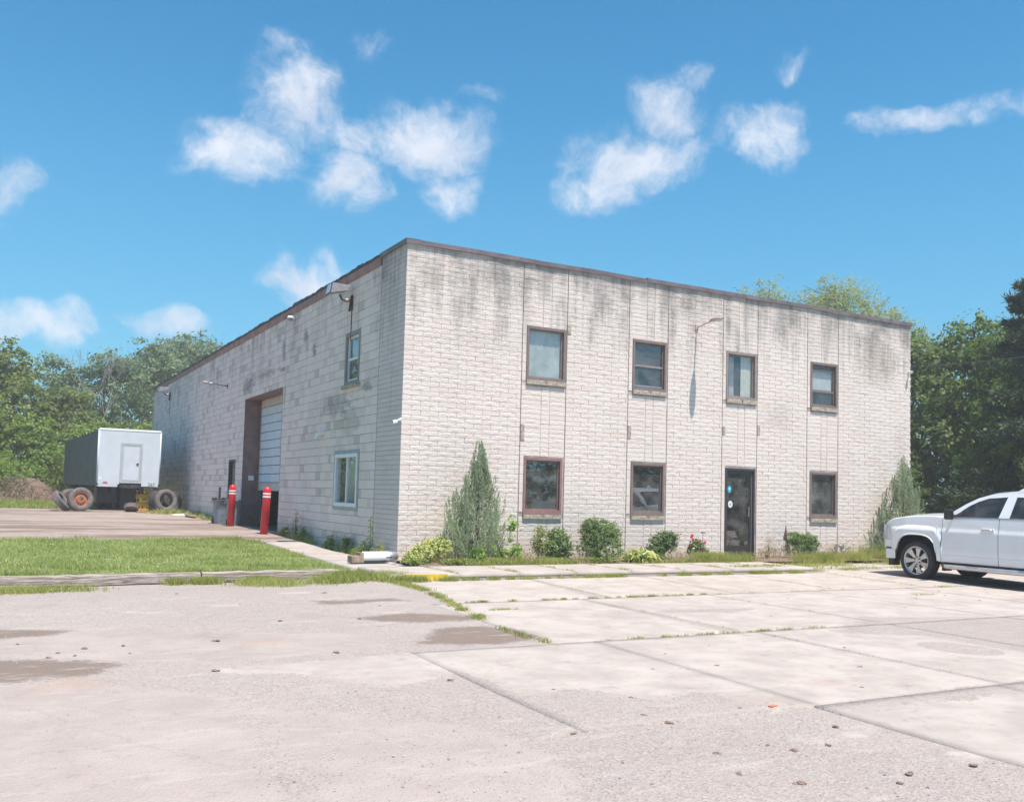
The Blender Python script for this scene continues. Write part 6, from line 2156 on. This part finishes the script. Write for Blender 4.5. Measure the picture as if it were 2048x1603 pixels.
# side walk edges
zs = lambda x, y: np.interp(y, PZ_Y, PZ_Z)
add(strip_pts(r, [(-.22, -.2), (-.2, 3), (-.2, 8)], .06, 1800, .4, zs), .04, .18)
add(strip_pts(r, [(-2.6, 6.0), (-1.8, 5.9), (-1.5, 5.2)], .12, 1300, .25, zs), .05, .12)
add(strip_pts(r, [(-1.3, 21.0), (-.9, 21.6)], .3, 700, .4, zs), .08, .25, .015, .03)
add(strip_pts(r, [(-.3, 15.5), (-.3, 21)], .12, 900, .5, zs), .06, .2, .015, .03)
P_ = np.vstack(allp)
blades('grass', P_, np.concatenate(allh), np.concatenate(allw), M['tuft_blade'], 'rough grass and weeds growing in joints, along kerb and verge', .5, seed=5)
for (x0_, x1_, n_, h0_, h1_) in ((.2, 1.0, 260, .05, .35), (2.2, 2.75, 420, .08, .32), (3.6, 4.0, 220, .05, .28), (4.9, 5.8, 520, .05, .24), (6.4, 7.0, 420, .06, .30), (9.6, 10.0, 260, .1, .4), (10.9, 11.6, 420, .08, .34), (12.2, 13.6, 800, .1, .42), (0.0, 15.2, 1800, .02, .10)):
    pp = np.stack([r.uniform(x0_, x1_, n_), r.uniform(-1.25, -.1, n_), np.zeros(n_)], 1)
    blades('dry_grass', pp, r.uniform(h0_, h1_, n_), r.uniform(.004, .008, n_), M['dry'] if n_ % 40 else M['tuft_blade'], 'thin dry stalks among the bed plants', .35, seed=n_)
# clover and leafy ground cover along the bed
pts = np.vstack([strip_pts(r, [(.9, -1.15), (4.0, -1.1)], .12, 900, .2, zflat), strip_pts(r, [(3.7, -1.2), (5.0, -1.15)], .08, 700, .15, zflat), strip_pts(r, [(9.6, -1.15), (11.2, -1.15)], .10, 600, .2, zflat),
                 strip_pts(r, [(-.1, -1.0), (1.0, -1.25)], .09, 900, .2, zflat)])
pts[:, 2] += r.uniform(.02, .13, len(pts))
V, Q = leaf_quads(pts, unit(r.normal(size=pts.shape) * .5 + np.array([0, -.3, 1])), r.normal(size=pts.shape), r.uniform(.018, .034, len(pts)), r.uniform(.010, .018, len(pts)))
tag(np_mesh('weeds', V, Q, M['weed']), 'low leafy ground cover in the planting bed', kind='stuff')
# far rough grass beyond the driveway
n = 26000
y = 24.0 + 10.0 * r.random_sample(n) ** 1.2; x = -18 + 17.6 * r.random_sample(n)
ok = ~((x > -4.8) & (y > 21.6) & (x < -.2) & (r.random_sample(n) < .75))
x, y = x[ok], y[ok]
blades('grass', np.stack([x, y, np.interp(y, PZ_Y, PZ_Z) - .03], 1), r.uniform(.06, .22, len(x)), r.uniform(.02, .045, len(x)), M['tuft_blade'], 'rough grass beyond the stained driveway', .5, seed=6)
n = 12000
y = 52 + 10 * r.random_sample(n); x = -30 + 34 * r.random_sample(n)
blades('grass', np.stack([x, y, np.interp(y, PZ_Y, PZ_Z) - .03], 1), r.uniform(.2, .6, len(x)), r.uniform(.05, .1, len(x)), M['tuft_blade'], 'tall grass under the far trees', .5, seed=7)


# ---- loose clods and chips on the lot
def clod_mesh(seed, spread=1.0):
    r0 = random.Random(seed); mb = MB()
    for _ in range(r0.randint(2, 5)):
        c = Vector((r0.uniform(-.03, .03) * spread, r0.uniform(-.02, .02) * spread, 0)); s = r0.uniform(.014, .028)
        P = []
        for i in range(6):
            ph = math.pi * i / 5
            P.append([(c.x + s * 1.2 * math.sin(ph) * math.cos(t) * r0.uniform(.75, 1.15), c.y + s * math.sin(ph) * math.sin(t) * r0.uniform(.75, 1.15), s * .5 + s * .75 * math.cos(ph) * r0.uniform(.8, 1.2)) for t in [2 * math.pi * k / 7 for k in range(7)]])
            P[-1].append(P[-1][0])
        mb.grid(P)
    me = mb.mesh('dirt_clod'); me.materials.append(M['clod'])
    return me


CLODS = [(-2.81, -4.15, 1.2), (-4.18, -8.87, 1.3), (-6.56, -8.09, 1.3), (-6.62, -8.32, 1.1), (-4.79, -3.65, .8), (-3.15, -6.68, .9), (-4.1, -6.58, 1.1), (-5.39, -9.42, 1.2), (-5.94, -8.28, .7),
         (-6.3, -7.92, 1.1), (-6.41, -8.28, .8), (-3.02, -8.42, .9), (-2.7, -11.63, 1.0), (-1.17, -10.06, .8), (-1.79, -10.71, 1.2), (-1.1, -10.75, 1.1), (-1.48, -10.8, .7), (-2.15, -12.21, .9),
         (-5.09, -7.82, 1.1), (0.11, -4.53, .7), (-1.37, -6.5, .9), (-3.11, -11.13, .9), (-3.72, -10.47, .9), (-2.97, -12.14, 1.1), (-3.71, -12.36, .7), (-2.94, -12.39, 1.2), (-2.32, -13.24, 1.1),
         (-2.66, -13.26, 1.0), (-2.72, -13.09, .7), (-3.17, -13.11, .9), (-3.34, -13.51, .9), (-3.16, -13.76, 1.3), (-3.91, -13.45, .6), (-1.88, -13.93, 1.0), (7.56, -6.8, .8), (7.43, -7.55, 1.0),
         (6.59, -6.95, .9), (-0.34, -9.79, .7), (-4.22, -5.03, .6), (-2.47, -5.57, .6), (-6.85, -7.45, .7), (-5.96, -7.85, .8), (2.2, -8.1, .8), (3.1, -7.6, .7), (.4, -7.1, .7), (1.0, -10.4, .9), (.2, -11.3, .9), (-.6, -12.0, .8),
         (4.2, -6.4, .8), (5.1, -7.9, .9), (-3.5, -4.5, .6), (-1.9, -12.9, .9), (-2.4, -13.9, 1.2), (-2.6, -14.0, .8), (8.2, -6.2, 1.1), (8.9, -6.7, .8), (7.9, -5.9, .7), (9.4, -6.3, .8)]
cm = [clod_mesh(k) for k in range(6)]
for i, (x, y, s) in enumerate(CLODS):
    o = bpy.data.objects.new('dirt_clod', cm[i % 6]); C.objects.link(o)
    z = float(lot_z(x, y)) - .004
    o.location = (x, y, z); o.rotation_euler = (0, 0, i * 1.7); o.scale = (s * .78, s * .74, s * .38)
    tag(o, 'small dry brown clod of earth lying on the worn lot', 'clod', 'dry brown clods scattered over the lot')
o = MB().obox((0, 0, .006), (.042, 0, 0), (0, .018, 0), (0, 0, .008)).build('brick_fragment', M['brickfrag'], loc=(-1.88, -12.28, -.172)); o.rotation_euler = (0, 0, .3)
tag(o, 'flat orange brick fragment on the gravel near the slab edge', 'fragment')
n = 30000
x = r.uniform(-8, 3.5, n); y = -15.2 + 12.0 * r.random_sample(n)
Pp = np.stack([x, y], 1); at_ = lot_attrs(Pp)
pr = .30 + .7 * (at_['gravel'] > -.05) - .26 * (at_['tan'] > 0)
slabm = ((y < -9.14) & (x > -5.4)) | ((y > -9.14) & (x > -1.7))
pr = np.where(slabm & (at_['gravel'] < -.1), .05, pr)
pr = np.where((y < -9.4) & (x > -5.6) & (at_['gravel'] > -.02), 1.0, pr)
ok = r.random_sample(n) < pr
x, y = x[ok], y[ok]; n = len(x)
s = r.uniform(.0025, .0065, n) * np.where(r.random_sample(n) < .03, 2.0, 1)
c = np.stack([x, y, lot_z(x, y) - .006 + np.where((y < -9.14) & (x > -5.5), .006, 0)], 1)
dirs = np.array([[1, 0, 0], [0, 1, 0], [-1, 0, 0], [0, -1, 0], [0, 0, .9]])
ang = r.uniform(0, 6.28, n); ca, sa = np.cos(ang), np.sin(ang)
V = np.zeros((n, 5, 3))
for k in range(5):
    d_ = dirs[k]; j = r.uniform(.6, 1.3, (n, 1))
    V[:, k, 0] = (ca * d_[0] - sa * d_[1]); V[:, k, 1] = (sa * d_[0] + ca * d_[1]); V[:, k, 2] = d_[2]
    V[:, k] = c + V[:, k] * s[:, None] * j
b = np.arange(n)[:, None] * 5
T = np.concatenate([b + np.array([[0, 1, 4]]), b + np.array([[1, 2, 4]]), b + np.array([[2, 3, 4]]), b + np.array([[3, 0, 4]])], 0)
tag(np_mesh('gravel', V.reshape(-1, 3), T, M['stone']), 'loose stone chips on the worn lot', kind='stuff')

# ---- power line behind the building's right corner
cv = []
for i in range(25):
    t = i / 24; cv.append((26.87 + (14 - 26.87) * t * 0 + (60 - 26.87) * 0 + (19.0 - 26.87) * t, 9.04 + (-7.8 - 9.04) * t, 7.72 - 1.9 * t - .5 * math.sin(math.pi * t)))
cv = [(33 + (19.5 - 33) * t, 20.6 + (-3.5 - 20.6) * t, 9.2 + (5.9 - 9.2) * t - .35 * math.sin(math.pi * t)) for t in [i / 24 for i in range(25)]]
pl = MB().tube(cv, .016, 5).build('power_line', M['wire'])
tag(pl, 'thin overhead cable crossing the dark trees at the right', 'cable')

# ---- what the windows mirror: trees across the street behind the camera
for i, (x, y, k, s, v) in enumerate(((14, -52, 'dark', 1.05, 0), (23, -48, 'dark', .95, 1), (31, -50, 'broad', .95, 0), (40, -46, 'dark', 1.0, 0), (49, -44, 'broad', .8, 1), (59, -42, 'dark', .95, 1), (70, -40, 'dark', 1.0, 0), (82, -38, 'broad', 1.1, 0), (4, -54, 'broad', 1.0, 1))):
    tree(k, (x, y, -.15), s, i * 1.3, 'tree across the street, seen only mirrored in the front windows', group='trees across the street', var=v)
